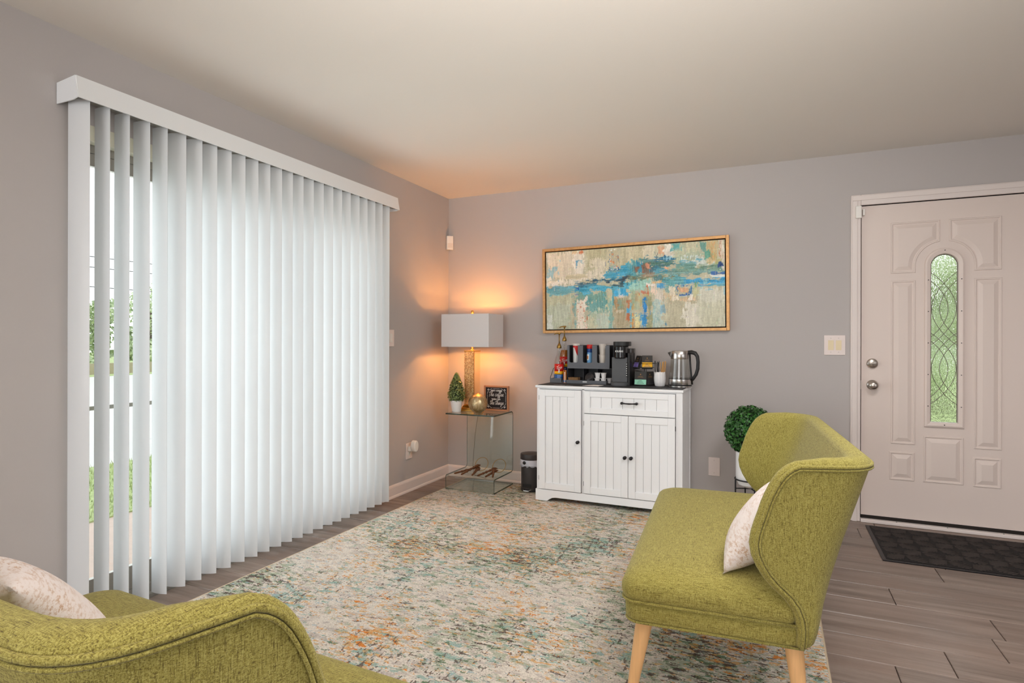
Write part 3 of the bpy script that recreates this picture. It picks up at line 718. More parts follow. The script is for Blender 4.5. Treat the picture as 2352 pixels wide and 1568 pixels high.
# lower level: sleeves, lids, cream pots
g = thing('cup_sleeves', 'stack of brown kraft cup sleeves in the lower left bay of the organiser', 'cup sleeves', (1.222, -.165, Z+.0045))
for i in range(9):
    x = -.040+i*.0085
    part('sleeve', B().prism([(-.03+.0,0),(.03,0),(.033,.040-.001*(i%2)),(-.033,.040-.001*(i%2))], x, x+.0065, 'yz'), M['kraft'], g)
g = thing('coffee_lids', 'nested black plastic cup lids in the lower middle bay of the organiser', 'cup lids', (1.338, -.165, Z+.012))
for i in range(5):
    o = B().lathe([(.0,.014),(.028,.014),(.033,.012),(.036,.002),(.041,.002),(.041,-.001),(.034,-.001),(.031,.010),(0,.012)], 28).build('lid', pmat('lid_plastic', (56, 54, 56), .25), g, smooth='auto')
    o.location = (-.006+i*.004, .034-i*.013, .014+i*.006); o.rotation_euler = (R(58), 0, R(-14)); 
lb = g
potp = [(0,0),(.0145,0),(.0155,.004),(.0200,.036),(.0230,.037),(.0230,.040),(0,.040)]
cpots = [(1.409,-.190,0,'left of the front row'),(1.457,-.190,0,'right of the front row'),(1.411,-.188,.0405,'upper left'),(1.458,-.188,.0405,'upper right'),(1.490,-.145,0,'rightmost, behind the others'),]
for (x, y, dz, w_) in cpots:
    c = thing('creamer_pot', 'tiny white creamer pot in the lower right bay, '+w_, 'creamer pot', (x, y, Z+.0045+dz), group='creamer pots in the organiser')
    part('pot', B().lathe(potp, 20), M['pot'], c, smooth='auto')
# side rack with the syrup bottles
rk = thing('bottle_rack', 'grey angled rack holding two syrup bottles left of the organiser', 'rack', (1.085, -.12, Z)); ro = (1.085, -.12, Z)
b = B(); b.box(1.033, 1.128, -.204, -.200, Z, Z+.036); b.box(1.033, 1.036, -.2, -.04, Z, Z+.034); b.box(1.136, 1.139, -.2, -.04, Z, Z+.034); b.box(1.036, 1.136, -.2, -.04, Z, Z+.004); b.box(1.033, 1.139, -.04, -.036, Z, Z+.13)
part('tray', off(b, ro), M['orggrey'], rk, bevel=.001)
for x in (1.0345, 1.1375): part('side_bar', off(B().tube([(x, -.2, Z+.035), (x, -.13, Z+.105), (x, -.038, Z+.13)], .0022, 6), ro), M['black'], rk)
def bottle(x, y, zb, label, liquid, spoutz, first):
    o = thing('syrup_bottle', label, 'bottle', (x, y, zb), group='syrup bottles with pumps')
    prof = [(0,0),(.034,0),(.0365,.003),(.0365,.150),(.035,.165),(.026,.192),(.0165,.212),(.0140,.235),(.0135,.262),(.015,.262),(.015,.268),(0,.268)]
    part('glass', B().lathe(prof, 28), M['clear'], o, smooth='auto')
    lv = .205 if liquid else .03
    lp = [(0,.003),(.034,.003),(.034,.150),(.033,.163),(.024,.192),(0,.195)] if liquid else [(0,.003),(.034,.003),(.034,.03),(0,.03)]
    part('syrup', B().lathe(lp, 24), M['amber'] if liquid else pmat('clear_syrup', (226, 214, 196), .15), o, smooth='auto')
    lab = part('label', B().lathe([(.0370,.012),(.0370,.062)], 28), M['blue'] if first else M['navy'], o, smooth=True, recalc=False)
    part('label_band', B().lathe([(.0372,.060),(.0372,.084)], 28), M['yellow'], lab, smooth=True)
    part('label_top', B().lathe([(.0370,.082),(.0370,.140)], 28), M['red'], lab, smooth=True)
    # white scroll and figure on the label's front, facing the room
    ang = -PI/2+R(25)
    def T(u, v, rr=.0378):  # u across, v up
        a = ang+u/rr; return (rr*math.cos(a), rr*math.sin(a), v)
    b = B()
    word = [[(-.024,.122),(-.018,.118),(-.010,.124),(-.004,.130)], [(-.015,.124),(-.019,.104)], [(-.012,.108),(-.009,.114),(-.006,.109),(-.009,.105),(-.012,.108)],
            [(-.004,.114),(-.004,.106)], [(-.004,.112),(.0,.116)], [(.002,.112),(.005,.116),(.006,.108),(.009,.110)], [(.010,.117),(.010,.109)], [(.011,.116),(.014,.119),(.015,.111)], [(.018,.120),(.018,.113)], [(-.022,.102),(-.010,.099),(.006,.103),(.020,.110)]]
    for st in word: b.tube([T(u, v) for u, v in st], .0013, 5)
    part('lettering', b, M['print'], lab)
    b = B(); b.lathe([(0,-.011),(.006,-.009),(.007,0),(.004,.006),(.0055,.010),(.004,.015),(0,.017)], 12, T(-.004, .082, .036)); part('figure', b, M['print'], lab, smooth=True)
    b = B()
    for i, dv in enumerate((.047, .036, .031)): b.tube([T(-.020+k*.004, dv+(.002 if (k*7+i) % 3 else 0)) for k in range(0, 9-i)], .0016 if i == 0 else .0006, 5)
    part('lettering', b, M['print'], lab)
    # brass pump
    zc = .262
    part('pump_collar', B().lathe([(0,zc),(.016,zc),(.0175,zc+.004),(.0175,zc+.014),(.014,zc+.024),(.009,zc+.034),(.006,zc+.04),(0,zc+.041)], 20), M['brass'], o, smooth='auto')
    b = B(); zs_ = spoutz-zb
    b.tube([(0,0,zc+.03),(0,0,zs_-.010)], .0042, 10); b.lathe([(0,zs_-.012),(.008,zs_-.010),(.009,zs_-.003),(.007,zs_+.003),(0,zs_+.004)], 14)
    b.tube([(.014,0,zs_+.001),(0,0,zs_),(-.018,-.001,zs_-.001),(-.033,-.002,zs_-.004),(-.041,-.003,zs_-.010)], [.004,.0055,.0045,.0038,.0032], 8)
    part('pump_spout', b, M['brass'], o, smooth=True)
    part('dip_tube', B().tube([(0,0,.03),(0,0,zc)], .0028, 8), M['steel'], o)
bottle(1.093, -.158, Z+.0045, 'clear syrup bottle with a brass pump and red and blue label, in front', False, 1.247, True)
bottle(1.108, -.078, Z+.06, 'amber syrup bottle with a taller brass pump, standing behind the clear one', True, 1.302, False)
part('step', off(B().box(1.036, 1.136, -.117, -.04, Z+.004, Z+.059), ro), M['orgdark'], rk)
sp = [(1.146, .10, (214, 120, 60)), (1.153, .085, (232, 222, 212)), (1.160, .10, (226, 146, 84))]
for i, (x, h_, c) in enumerate(sp):
    o = thing('sugar_packet', ['narrow orange packet standing nearest the bottle rack', 'narrow white packet between the two orange ones', 'narrow orange packet standing against the organiser'][i], 'packet', (x, -.19, Z), group='packets between rack and organiser')
    p_ = part('sachet', B().box(-.003, .003, -.010, .012, 0, h_), pmat('packet', c, .6), o, bevel=.001)
    if i != 1: part('print', B().box(-.0033, .0033, -.0103, .0123, .006, .022), M['blue'], o)

# ---- coffee maker
cm = thing('coffee_maker', 'slim dark grey single-serve coffee maker in the middle of the cabinet top', 'coffee maker', (1.603, -.22, Z)); cmo = (1.603, -.22, Z)
def rrect(x0, x1, y0, y1, r, n=6):
    pts = []
    for cx, cy, a in ((x1-r, y0+r, -90), (x1-r, y1-r, 0), (x0+r, y1-r, 90), (x0+r, y0+r, 180)):
        for i in range(n+1): an = R(a+90*i/n); pts.append((cx+r*math.cos(an), cy+r*math.sin(an)))
    return pts
part('drip_base', off(B().prism(rrect(1.540, 1.660, -.335, -.10, .05), Z, Z+.024, 'xy'), cmo), M['cmgrey'], cm, bevel=.003)
part('body', off(B().prism(rrect(1.540, 1.655, -.268, -.13, .006), Z+.024, 1.068, 'xy'), cmo), M['cmgrey'], cm, bevel=.003)
part('side_panel', off(B().prism(rrect(1.655, 1.672, -.262, -.11, .004), Z, 1.10, 'xy'), cmo), M['black'], cm, bevel=.002)
b = B().prism(rrect(1.543, 1.662, -.275, -.13, .045), 1.150, 1.183, 'xy')
part('lid', off(b, cmo), M['black'], cm, bevel=.004)
part('brew_head', off(B().prism(rrect(1.557, 1.645, -.292, -.15, .036), 1.060, 1.151, 'xy'), cmo), pmat('gloss_black', (24, 22, 24), .12), cm, bevel=.008, seg=3)
part('reservoir', off(B().prism(rrect(1.546, 1.672, -.15, -.06, .02), Z+.0, 1.132, 'xy'), cmo), pmat('smoke_plastic', (62, 56, 54), .2), cm, bevel=.003)
textmesh('lettering', 'KEURIG', .0165, M['print'], cm, basis((1.601-cmo[0], -.2925-cmo[1], 1.112-cmo[2]), (1,0,0), (0,0,1)), bold=.0004, space=1.08)
part('button_panel', off(B().box(1.6465, 1.6555, -.2695, -.268, .925, 1.032), cmo), M['black'], cm)
for i in range(6): part('button', B().lathe([(0,-.0025),(.0032,-.0025),(.0032,.0),(0,.0)], 12, (1.651-cmo[0], -.2695-cmo[1], 1.020-.0165*i-cmo[2]), 'y'), M['print'], cm)

# ---- tea carousel: black wire tiers with boxes of tea
tr = thing('tea_carousel', 'two-tier black wire tea stand between the coffee maker and the stirrer cup', 'stand', (1.755, -.15, Z)); to_ = (1.755, -.15, Z)
b = B(); b.tube([(0,0,.0),(0,0,.175)], .0032, 8); b.tube([(.014,0,.09),(.014,0,.135)], .002, 6); b.lathe([(0,0),(.075,0),(.075,.003),(0,.003)], 28)
for zr, rr_ in ((.045, .088), (.162, .085), (.132, .07)):
    b.tube([(rr_*math.cos(2*PI*i/24), rr_*.75*math.sin(2*PI*i/24), zr) for i in range(24)], .0016, 6, closed=True)
    b.tube([(-rr_,0,zr),(rr_,0,zr)], .0014, 6); b.tube([(0,-rr_*.75,zr),(0,rr_*.75,zr)], .0014, 6)
part('wire_frame', b, M['black'], tr)
def teabox(label, u, v, z, az, lean, w_, h_, col, name='tea_box', band=(.0,.42)):
    o = thing(name, label, 'tea box', (to_[0]+u, to_[1]+v, z), group='tea boxes on the wire stand')
    o.rotation_euler = (R(lean), 0, R(az))
    part('carton', B().box(-w_/2, w_/2, -.011, .011, 0, h_), pmat('tea_carton', (48, 46, 44), .45), o, bevel=.0015)
    part('label', B().box(-w_/2+.002, w_/2-.002, -.0116, -.011, h_*band[0]+.004, h_*band[1]), col, o)
    b = B()
    for k in range(3): b.box(-w_*.3+.006*k, w_*.3-.008*k, -.0120, -.0117, h_*(.12+.09*k), h_*(.145+.09*k))
    part('lettering', b, M['navy'] if col is M['yellow'] else M['black'], o)
    b = B(); b.box(-w_*.24, w_*.24, -.0118, -.0111, h_*.56, h_*.585); b.box(-w_*.18, w_*.18, -.0118, -.0111, h_*.63, h_*.65); b.lathe([(0,-.0118),(.005,-.0118),(.005,-.0111),(0,-.0111)], 10, (0,0,h_*.78), 'y')
    part('emblem', b, M['kraft'], o)
    return o
teabox('dark tea box with a mint green label, low on the front of the wire stand', -.014, -.068, Z+.0035, 0, -9, .088, .100, M['mint'], band=(0,.40))
teabox('black tea box leaning at the lower right of the wire stand', .052, -.030, Z+.0035, 52, -16, .080, .100, M['matblack'])
teabox('black tea box leaning at the lower left of the wire stand', -.058, -.018, Z+.0035, -58, -16, .080, .104, M['matblack'])
teabox('dark tea box with a yellow label on the upper right of the wire stand', .030, -.048, Z+.124, 12, -20, .076, .098, M['yellow'], band=(.05,.45))
teabox('dark tea box with a violet label on the upper left of the wire stand', -.052, -.040, Z+.122, -42, -20, .056, .098, M['violet'], band=(.05,.45))

# ---- stirrer cup
sc = thing('stirrer_cup', 'white fluted ceramic cup holding stirrers, left of the kettle', 'cup', (1.880, -.225, Z))
b = B(); n = 60; prof = [(.026,0),(.033,.006),(.039,.035),(.0405,.060),(.0385,.088),(.036,.104),(.034,.104),(.0365,.088),(.037,.05),(.030,.008),(0,.006)]
vs = []; fs = []
for k, (r, z) in enumerate([(0,0)]+prof):
    for i in range(n):
        a = 2*PI*i/n+z*4.5; q = 1+(.035*math.cos(a*14-z*60) if 0 < k <= 6 else 0)
        vs.append((r*q*math.cos(2*PI*i/n), r*q*math.sin(2*PI*i/n), z))
for k in range(len(prof)): fs += [(k*n+i, k*n+(i+1) % n, (k+1)*n+(i+1) % n, (k+1)*n+i) for i in range(n)]
part('vessel', B().add(vs, fs), M['pot'], sc, smooth=True)
random.seed(11)
for i in range(16):
    a = 2*PI*i/16+random.random()*.3; r0, r1 = .018*random.random()+.004, .022+.016*random.random()
    dark = math.cos(a) < .1; h_ = .158+.018*random.random()
    o = thing('coffee_stirrer', 'thin black coffee stirrer sticking out of the white fluted cup' if dark else 'thin wooden coffee stirrer sticking out of the white fluted cup', 'stirrer', (1.880+r0*math.cos(a+.5), -.225+r0*math.sin(a+.5), Z+.012), group='black stirrers in the fluted cup' if dark else 'wooden stirrers in the fluted cup')
    part('stick', B().tube([(0,0,0), (r1*math.cos(a)*.8-r0*math.cos(a+.5)*.4, r1*math.sin(a)*.8-r0*math.sin(a+.5)*.4, h_*.62), (r1*math.cos(a)*1.15-r0*math.cos(a+.5), r1*math.sin(a)*1.15-r0*math.sin(a+.5), h_)], .0022, 5), M['black'] if dark else M['vine'], o)

# ---- kettle
kt = thing('electric_kettle', 'glass and brushed steel electric kettle with a black handle, right end of the cabinet', 'kettle', (2.018, -.205, Z))
part('power_base', B().lathe([(0,0),(.080,0),(.083,.003),(.083,.010),(.078,.013),(0,.013)], 40), M['steel'], kt, smooth='auto')
part('steel_base', B().lathe([(0,.016),(.079,.016),(.081,.020),(.078,.058),(0,.058)], 40), M['steel'], kt, smooth='auto')
part('base_ring', B().lathe([(0,.0135),(.0815,.0135),(.0815,.0185),(0,.0185)], 40), M['black'], kt, smooth='auto')
part('level_ring', B().lathe([(.0785,.057),(.0790,.057),(.0788,.061),(.0785,.061),(.0785,.057)], 40), M['black'], kt, smooth='auto')
part('glass_body', B().lathe([(.0765,.060),(.0780,.060),(.0715,.120),(.0655,.200),(.0640,.200),(.0700,.120),(.0765,.060)], 40), M['clear'], kt, smooth='auto')
part('water', B().lathe([(0,.061),(.075,.061),(.0735,.073),(0,.073)], 36), M['clear'], kt, smooth='auto')
part('steel_collar', B().lathe([(.0655,.198),(.0665,.200),(.0625,.248),(.0600,.252),(.0570,.250),(.0630,.200),(.0655,.198)], 40), M['steel'], kt, smooth='auto')
part('lid', B().lathe([(.0600,.2515),(.056,.256),(.035,.258),(0,.2585)], 32), M['steel'], kt, smooth=True, recalc=True)
b = B(); b.add([(-.058,-.024,.252),(-.058,.024,.252),(-.088,0,.243),(-.061,-.022,.205),(-.061,.022,.205)], [(0,2,1),(0,3,2),(1,2,4),(3,4,2),(0,1,4,3)])
part('spout', b, M['steel'], kt, bevel=.002)
b = B(); b.tube([(.052,0,.246),(.078,-.004,.247),(.103,-.006,.240),(.118,-.008,.218),(.123,-.008,.180),(.121,-.008,.130),(.110,-.007,.092),(.094,-.005,.066),(.082,-.004,.050)], [.011,.013,.0125,.011,.0105,.0105,.0105,.010,.009], 12, flat=1.15)
b.tube([(.066,-.003,.235),(.071,-.003,.150),(.080,-.003,.062),(.083,-.003,.020)], [.007,.006,.006,.007], 8)
part('handle', b, M['black'], kt, smooth=True)
b = B()
for k in range(5): b.box(-.004, .004+.002*(k % 2), -.0735+.002*k, -.0725+.002*k, .085+.022*k, .0858+.022*k)
part('level_marks', b, M['black'], kt)
b = B()
for k in range(9): b.lathe([(0,.0735),(.0012,.0735),(.0012,.078),(0,.080)], 6, (.055*math.cos(-PI*.1-k*PI*.1), .055*math.sin(-PI*.1-k*PI*.1), 0))
kt.rotation_euler = (0, 0, 0)

# ================================================================ LOVESEATS
def interp(x, tab):
    if x <= tab[0][0]: return tab[0][1]
    for (a, fa), (b_, fb) in zip(tab, tab[1:]):
        if x <= b_: return fa+(fb-fa)*(x-a)/(b_-a)
    return tab[-1][1]
def rring(u0, u1, v0, v1, rf, rb, z, n=7):
    pts = []
    for cx, cy, a, r in ((u1-rf, v1-rf, 0, rf), (u0+rb, v1-rb, 90, rb), (u0+rb, v0+rb, 180, rb), (u1-rf, v0+rf, 270, rf)):
        for i in range(n): an = R(a+90*i/(n-1)); pts.append((cx+r*math.cos(an), cy+r*math.sin(an), z))
    # subdivide the straight runs so that the surface can crown
    return pts
def loft(b, rings, cap0=False, cap1=True):
    n = len(rings[0]); vs = [p for r_ in rings for p in r_]
    fs = [(k*n+i, k*n+(i+1) % n, (k+1)*n+(i+1) % n, (k+1)*n+i) for k in range(len(rings)-1) for i in range(n)]
    if cap0: fs.append(tuple(range(n))[::-1])
    if cap1: fs.append(tuple((len(rings)-1)*n+i for i in range(n)))
    return b.add(vs, fs)
UF = [(.285,.048),(.36,.046),(.407,.054),(.445,.078),(.477,.112),(.515,.144),(.56,.168),(.60,.174),(.64,.168),(.683,.153),(.725,.140),(.755,.127),(.780,.114),(.802,.098),(.818,.080),(.828,.058)]
UR = [(.293,.024),(.300,.010),(.315,.001),(.34,-.005),(.36,-.008),(.42,-.021),(.60,-.074),(.828,-.150)]
def shell_row(z, rc=.11):
    uf, ur = interp(z, UF), interp(z, UR); vr = interp(z, [(.293,.580),(.31,.592),(.36,.600),(.828,.568)])
    vf = vr+(uf-ur)*.27
    wl_ = math.hypot(uf-ur, vf-vr); d = Vector(((uf-ur)/wl_, (vf-vr)/wl_)); cpt = Vector((ur, vr)); rcw = min(rc, wl_*.6)
    half = []
    a = cpt+d*rcw; f = Vector((uf, vf)); nW, nC, nB = 9, 8, 9
    for i in range(nW): half.append(f+(a-f)*i/nW)
    c2_ = cpt-Vector((0, rc))
    for i in range(nC):
        t_ = i/nC; half.append(a*(1-t_)**2+cpt*2*t_*(1-t_)+c2_*t_*t_)
    for i in range(nB): half.append(c2_+(Vector((ur, 0))-c2_)*i/nB)
    pts = half+[Vector((ur, 0))]+[Vector((p.x, -p.y)) for p in half[::-1]]
    return pts
def make_loveseat():
    root = thing('loveseat', 'x', 'sofa')
    W_ = M['weave']; n = 9
    # seat cushion with a crown
    r = []
    for ins, z, rf in ((.002,.362,.06),(-.006,.372,.065),(-.010,.390,.07),(-.010,.405,.075),(-.003,.424,.08),(.012,.440,.085),(.032,.451,.09),(.06,.459,.09),(.10,.465,.09),(.15,.469,.08),(.20,.471,.06),(.245,.472,.02)):
        r.append(rring(.06+ins*.3, .562-ins, -.600+ins, .600-ins, rf*.72, .03 if ins < .1 else .02, z, n))
    o = loft(B(), r).build('seat', W_, root, smooth=True)
    r = [rring(.04, .545, -.578, .578, .04, .05, .290, n), rring(.035, .555, -.586, .586, .045, .05, .292, n), rring(.03, .561, -.592, .592, .047, .05, .302, n), rring(.03, .562, -.597, .597, .047, .05, .356, n), rring(.03, .556, -.593, .593, .047, .05, .363, n)]
    loft(B(), r, cap0=True).build('seat_base', W_, root, smooth=True)
    pts = [p for p in rring(.04, .558, -.607, .607, .062, .01, .362, n) if p[0] > .045]
    k = max(range(len(pts)), key=lambda i: (Vector(pts[(i+1) % len(pts)])-Vector(pts[i])).length if pts[i][0] < .1 else 0)
    # run of welt round the front and both ends
    fr_ = [(.055, -.603, .362)]+[p for p in rring(.06, .567, -.603, .603, .05, .01, .362, n)[3*n:]]+[p for p in rring(.06, .567, -.603, .603, .05, .01, .362, n)[:n]]+[(.055, .603, .362)]
    B().tube(fr_, .0052, 8).build('piping', W_, root, smooth=True)
    fb_ = rring(.06, .558, -.590, .590, .046, .01, .2925, n)
    fr2 = [(.04, -.590, .2925)]+fb_[3*n:]+fb_[:n]+[(.04, .590, .2925)]
    B().tube(fr2, .0042, 8).build('piping', W_, root, smooth=True)
    # winged back
    zs_ = [.293,.299,.31,.335,.36,.39,.42,.45,.48,.51,.54,.57,.60,.63,.66,.69,.718,.742,.764,.783,.799,.811,.820,.828]
    outer = []; inner = []
    for z in zs_:
        row = shell_row(z); rowi = shell_row(z, .19); m_ = len(row); o_ = []; i_ = []
        for i, p in enumerate(row):
            q0 = rowi[i]; t_ = rowi[min(i+1, m_-1)]-rowi[max(i-1, 0)]; nn = Vector((t_.y, -t_.x)).normalized()
            e = min(i, m_-1-i)/9.0
            th = (.036+.024*min(1, e))*(1 if z > .34 else .8)
            # rows run from +v wing to -v wing; keep the inward normal
            ctr = Vector((.25, 0)); 
            if (ctr-q0).dot(nn) < 0: nn = -nn
            o_.append(Vector((p.x, p.y, z))); q = q0+nn*th; i_.append(Vector((q.x, q.y, z-.0)))
        outer.append(o_); inner.append(i_)
    m_ = len(outer[0]); K = len(zs_)
    b = B()
    # gentle bulge of the inner cushion
    for g, sg in ((outer, 0), (inner, 1)):
        base_ = len(b.v); b.v += [tuple(p) for row in g for p in row]
        for k in range(K-1):
            for i in range(m_-1):
                q = (base_+k*m_+i, base_+k*m_+i+1, base_+(k+1)*m_+i+1, base_+(k+1)*m_+i)
                b.f.append(q if not sg else q[::-1])
    chain = [(k, 0) for k in range(K)]+[(K-1, i) for i in range(1, m_-1)]+[(k, m_-1) for k in range(K-1, -1, -1)]
    prof = []
    S = 5
    for ci, (k, i) in enumerate(chain):
        po, pi = outer[k][i], inner[k][i]; half = (pi-po)/2; mid = po+half
        # outward direction within the surface
        pa = outer[chain[max(ci-1, 0)][0]][chain[max(ci-1, 0)][1]]; pb = outer[chain[min(ci+1, len(chain)-1)][0]][chain[min(ci+1, len(chain)-1)][1]]
        tg = (pb-pa).normalized(); od = tg.cross(half.normalized())
        if ci < len(chain)/2:
            pass
        ref = (Vector((1, 0, 0)) if i in (0, m_-1) else Vector((0, 0, 1)))+Vector((0, 0, .3))
        if od.dot(ref) < 0: od = -od
        od.normalize(); prof.append([mid-half*math.cos(PI*s_/(S+1))+od*min(half.length, .030)*.75*math.sin(PI*s_/(S+1)) for s_ in range(1, S+1)])
    base_ = len(b.v)
    for p in prof: b.v += [tuple(q) for q in p]
    oi = lambda k, i: k*m_+i; ii = lambda k, i: K*m_+k*m_+i
    for ci in range(len(chain)-1):
        (k0, i0), (k1, i1) = chain[ci], chain[ci+1]
        a = [oi(k0, i0)]+[base_+ci*S+s_ for s_ in range(S)]+[ii(k0, i0)]; c = [oi(k1, i1)]+[base_+(ci+1)*S+s_ for s_ in range(S)]+[ii(k1, i1)]
        for s_ in range(S+1): b.f.append((a[s_], a[s_+1], c[s_+1], c[s_]))
    b.build('backrest', W_, root, smooth=True)
    wp = [outer[k][i]+(outer[k][i]-inner[k][i]).normalized()*.0015 for k, i in chain]
    B().tube(wp, .0058, 8).build('piping', W_, root, smooth=True)
    wp2 = []
    for ci, (k, i) in enumerate(chain):
        p = outer[k][i]; q = prof[ci][0]; wp2.append(p+(p-q).normalized()*.010)
    B().tube(wp2, .0036, 6).build('piping', W_, root, smooth=True)
    for (u, v, du, dv) in ((.500, -.545, .045, -.02), (.500, .545, .045, .02), (.065, -.545, -.03, -.02), (.065, .545, -.03, .02)):
        b = B().tube([(u, v, .2885), (u+du*.15, v+dv*.15, .25), (u+du*.98, v+dv*.98, .022), (u+du, v+dv, .0138)], [.026, .0255, .014, .0135], 18)
        b.build('leg', M['leg'], root, smooth='auto')
    return root
ls = make_loveseat()
ls.location = (2.702, -1.985, 0); ls.rotation_euler = (0, 0, R(184.2))
tag(ls, 'olive green wingback loveseat on the right, its wooden legs on the rug, facing the blind')
ls2 = ls.copy(); C.objects.link(ls2)
for ch in list(ls.children):
    c = ch.copy(); C.objects.link(c); c.parent = ls2
ls2.location = (1.363, -3.928, 0); ls2.rotation_euler = (0, 0, R(88))
ls2['label'] = 'olive green wingback loveseat cut off at the lower left, seen from behind its wing'
ls['group'] = ls2['group'] = 'green loveseats'

def make_pillow(label, S=.19, T=.075):
    o = thing('throw_pillow', label, 'pillow', group='white patterned pillows')
    N = 22; b = B(); vs = {}
    for side in (1, -1):
        for i in range(N+1):
            for j in range(N+1):
                x = (i/N*2-1); y = (j/N*2-1)
                h_ = T*((1-abs(x)**2.6)*(1-abs(y)**2.6))**.62
                pin = 1-.09*((1-abs(y)**2) if abs(x) > .0 else 0)*abs(x)**3-0; pin2 = 1-.09*(1-abs(x)**2)*abs(y)**3
                if side == -1 and (i in (0, N) or j in (0, N)): vs[(side, i, j)] = vs[(1, i, j)]; continue
                vs[(side, i, j)] = len(b.v); b.v.append((x*S*pin, y*S*pin2, side*h_))
        for i in range(N):
            for j in range(N):
                q = (vs[(side,i,j)], vs[(side,i+1,j)], vs[(side,i+1,j+1)], vs[(side,i,j+1)]); b.f.append(q if side == 1 else q[::-1])
    part('cover', b, M['pillow'], o, smooth=True)
    return o
p1 = make_pillow('white pillow with faint gold strokes tucked behind the near wing of the right loveseat', .172)
p1.matrix_world = basis((2.598, -2.385, .602), (.12, .99, 0), (-.58, .07, -.81))
p2 = make_pillow('white pillow with faint gold strokes at the left edge, on the lower left loveseat')
p2.matrix_world = basis((1.10, -3.70, .560), (-.99, .10, 0), (-.03, -.62, .78))

# ================================================================ GLASS TABLE AND WHAT STANDS ON IT
TX0, TX1, TYF, TYB, TTZ = .258, .682, -.480, -.118, .615
gt = thing('glass_side_table', 'bent clear glass side table with a low shelf standing in the corner', 'side table', (.47, -.3, .0125)); go = (.47, -.3, .0125)
th = .010
def arcp(cy, cz, r, a0, a1, n=7): return [(cy+r*math.cos(R(a0+(a1-a0)*i/n)), cz+r*math.sin(R(a0+(a1-a0)*i/n))) for i in range(n+1)]
r_ = .030; sz = .128
path = [(TYF, TTZ-th/2)]+arcp(TYB-th/2-r_, TTZ-th/2-r_, r_, 90, 0)+arcp(TYB-th/2-r_, sz-th/2+r_, r_, 0, -90)+arcp(TYF+th/2+.014, sz-th/2-.014, .014, 90, 180, 5)+arcp(TYF+th/2+.006, .0135+th/2+.006, .006, 180, 270, 4)+[(TYB, .0135+th/2)]
pv = [Vector(p) for p in path]; lo, hi = [], []
for i, p in enumerate(pv):
    t_ = (pv[min(i+1, len(pv)-1)]-pv[max(i-1, 0)]).normalized(); nn = Vector((-t_.y, t_.x)); lo.append(p-nn*th/2); hi.append(p+nn*th/2)
b = B(); n = len(pv)
b.add([(x, q.x, q.y) for x in (TX0, TX1) for g in (lo, hi) for q in g],
      [(i, i+1, 2*n+i+1, 2*n+i) for i in range(n-1)]+[(n+i, 3*n+i, 3*n+i+1, n+i+1) for i in range(n-1)])
part('bent_glass', off(b, go), M['tableglass'], gt, smooth='auto')
b = B(); e = .0
vs = [(x, q.x, q.y) for x in (TX0, TX1) for g in (lo, hi) for q in g]
b.add(vs, [(i, n+i, n+i+1, i+1) for i in range(n-1)]+[(2*n+i, 2*n+i+1, 3*n+i+1, 3*n+i) for i in range(n-1)]+[(0, 2*n, 3*n, n), (n-1, 2*n-1, 4*n-1, 3*n-1)])
part('polished_edge', off(b, go), M['edgeglass'], gt, recalc=False)

TT = TTZ+.0008
# lamp
lm = thing('table_lamp', 'gold and seeded glass table lamp with a rectangular off-white shade in the corner', 'lamp', (.362, -.229, TT)); lo_ = (.40, -.306, TT)   # parts are drawn round (.40, -.306) and carried by the empty
b = B(); b.box(.335, .465, -.401, -.211, TT, TT+.018); b.box(.342, .458, -.390, -.222, TT+.018, TT+.028)
b.add([(.344,-.388,TT+.028),(.456,-.388,TT+.028),(.456,-.224,TT+.028),(.344,-.224,TT+.028),(.356,-.368,TT+.050),(.444,-.368,TT+.050),(.444,-.244,TT+.050),(.356,-.244,TT+.050)], [(0,1,5,4),(1,2,6,5),(2,3,7,6),(3,0,4,7),(4,5,6,7)])
part('base', off(b, lo_), M['gold'], lm, bevel=.002)
# seeded glass with gold leaf
m, nd, lk, bs = new_mat('gold_seeded_glass')
tcc = nd.new('ShaderNodeTexCoord').outputs['Object']; v1 = noise(nd, lk, tcc, 140, (1,1,.7), 2); v2 = noise(nd, lk, tcc, 20, (1,1,1), 2)
lk.new(mixc(nd, lk, rampf(nd, lk, v1, .4, .6), lin((252, 222, 164)), lin((204, 146, 84))), bs.inputs['Base Color'])
bs.inputs['Metallic'].default_value = .8; bs.inputs['Roughness'].default_value = .25
bpn = nd.new('ShaderNodeBump'); bpn.inputs['Strength'].default_value = 1; bpn.inputs['Distance'].default_value = .004; lk.new(v1, bpn.inputs['Height']); lk.new(bpn.outputs[0], bs.inputs['Normal'])
lk.new(math_node(nd, lk, 'ADD', math_node(nd, lk, 'MULTIPLY', v2, .5), .42, clamp=True), bs.inputs['Alpha'])
M['goldglass'] = m
for y0, y1 in ((-.366, -.350), (-.262, -.246)):
    part('glass_panel', off(B().box(.3575, .4425, y0, y1, TT+.050, 1.100), lo_), M['goldglass'] if y0 < -.3 else M['seeded'], lm, bevel=.002)
b = B(); b.box(.392, .408, -.325, -.287, TT+.05, 1.098); b.box(.436, .4415, -.350, -.345, TT+.05, 1.098); b.box(.358, .3635, -.350, -.345, TT+.05, 1.098)
part('column', off(b, lo_), M['gold'], lm, bevel=.001)
b = B(); b.box(.356, .444, -.367, -.245, 1.098, 1.106); b.lathe([(0,1.106),(.016,1.106),(.016,1.112),(.010,1.116),(.010,1.150),(.013,1.152),(.013,1.175),(0,1.175)], 20, (.40, -.306, 0)); b.tube([(.40,-.306,1.17),(.40,-.306,1.205)], .012, 16)
for s_ in (-1, 1): b.tube([(.40, -.306, 1.155), (.40+s_*.045, -.306, 1.20), (.40+s_*.052, -.306, 1.28), (.40+s_*.03, -.306, 1.37), (.40, -.306, 1.398)], .0016, 6)
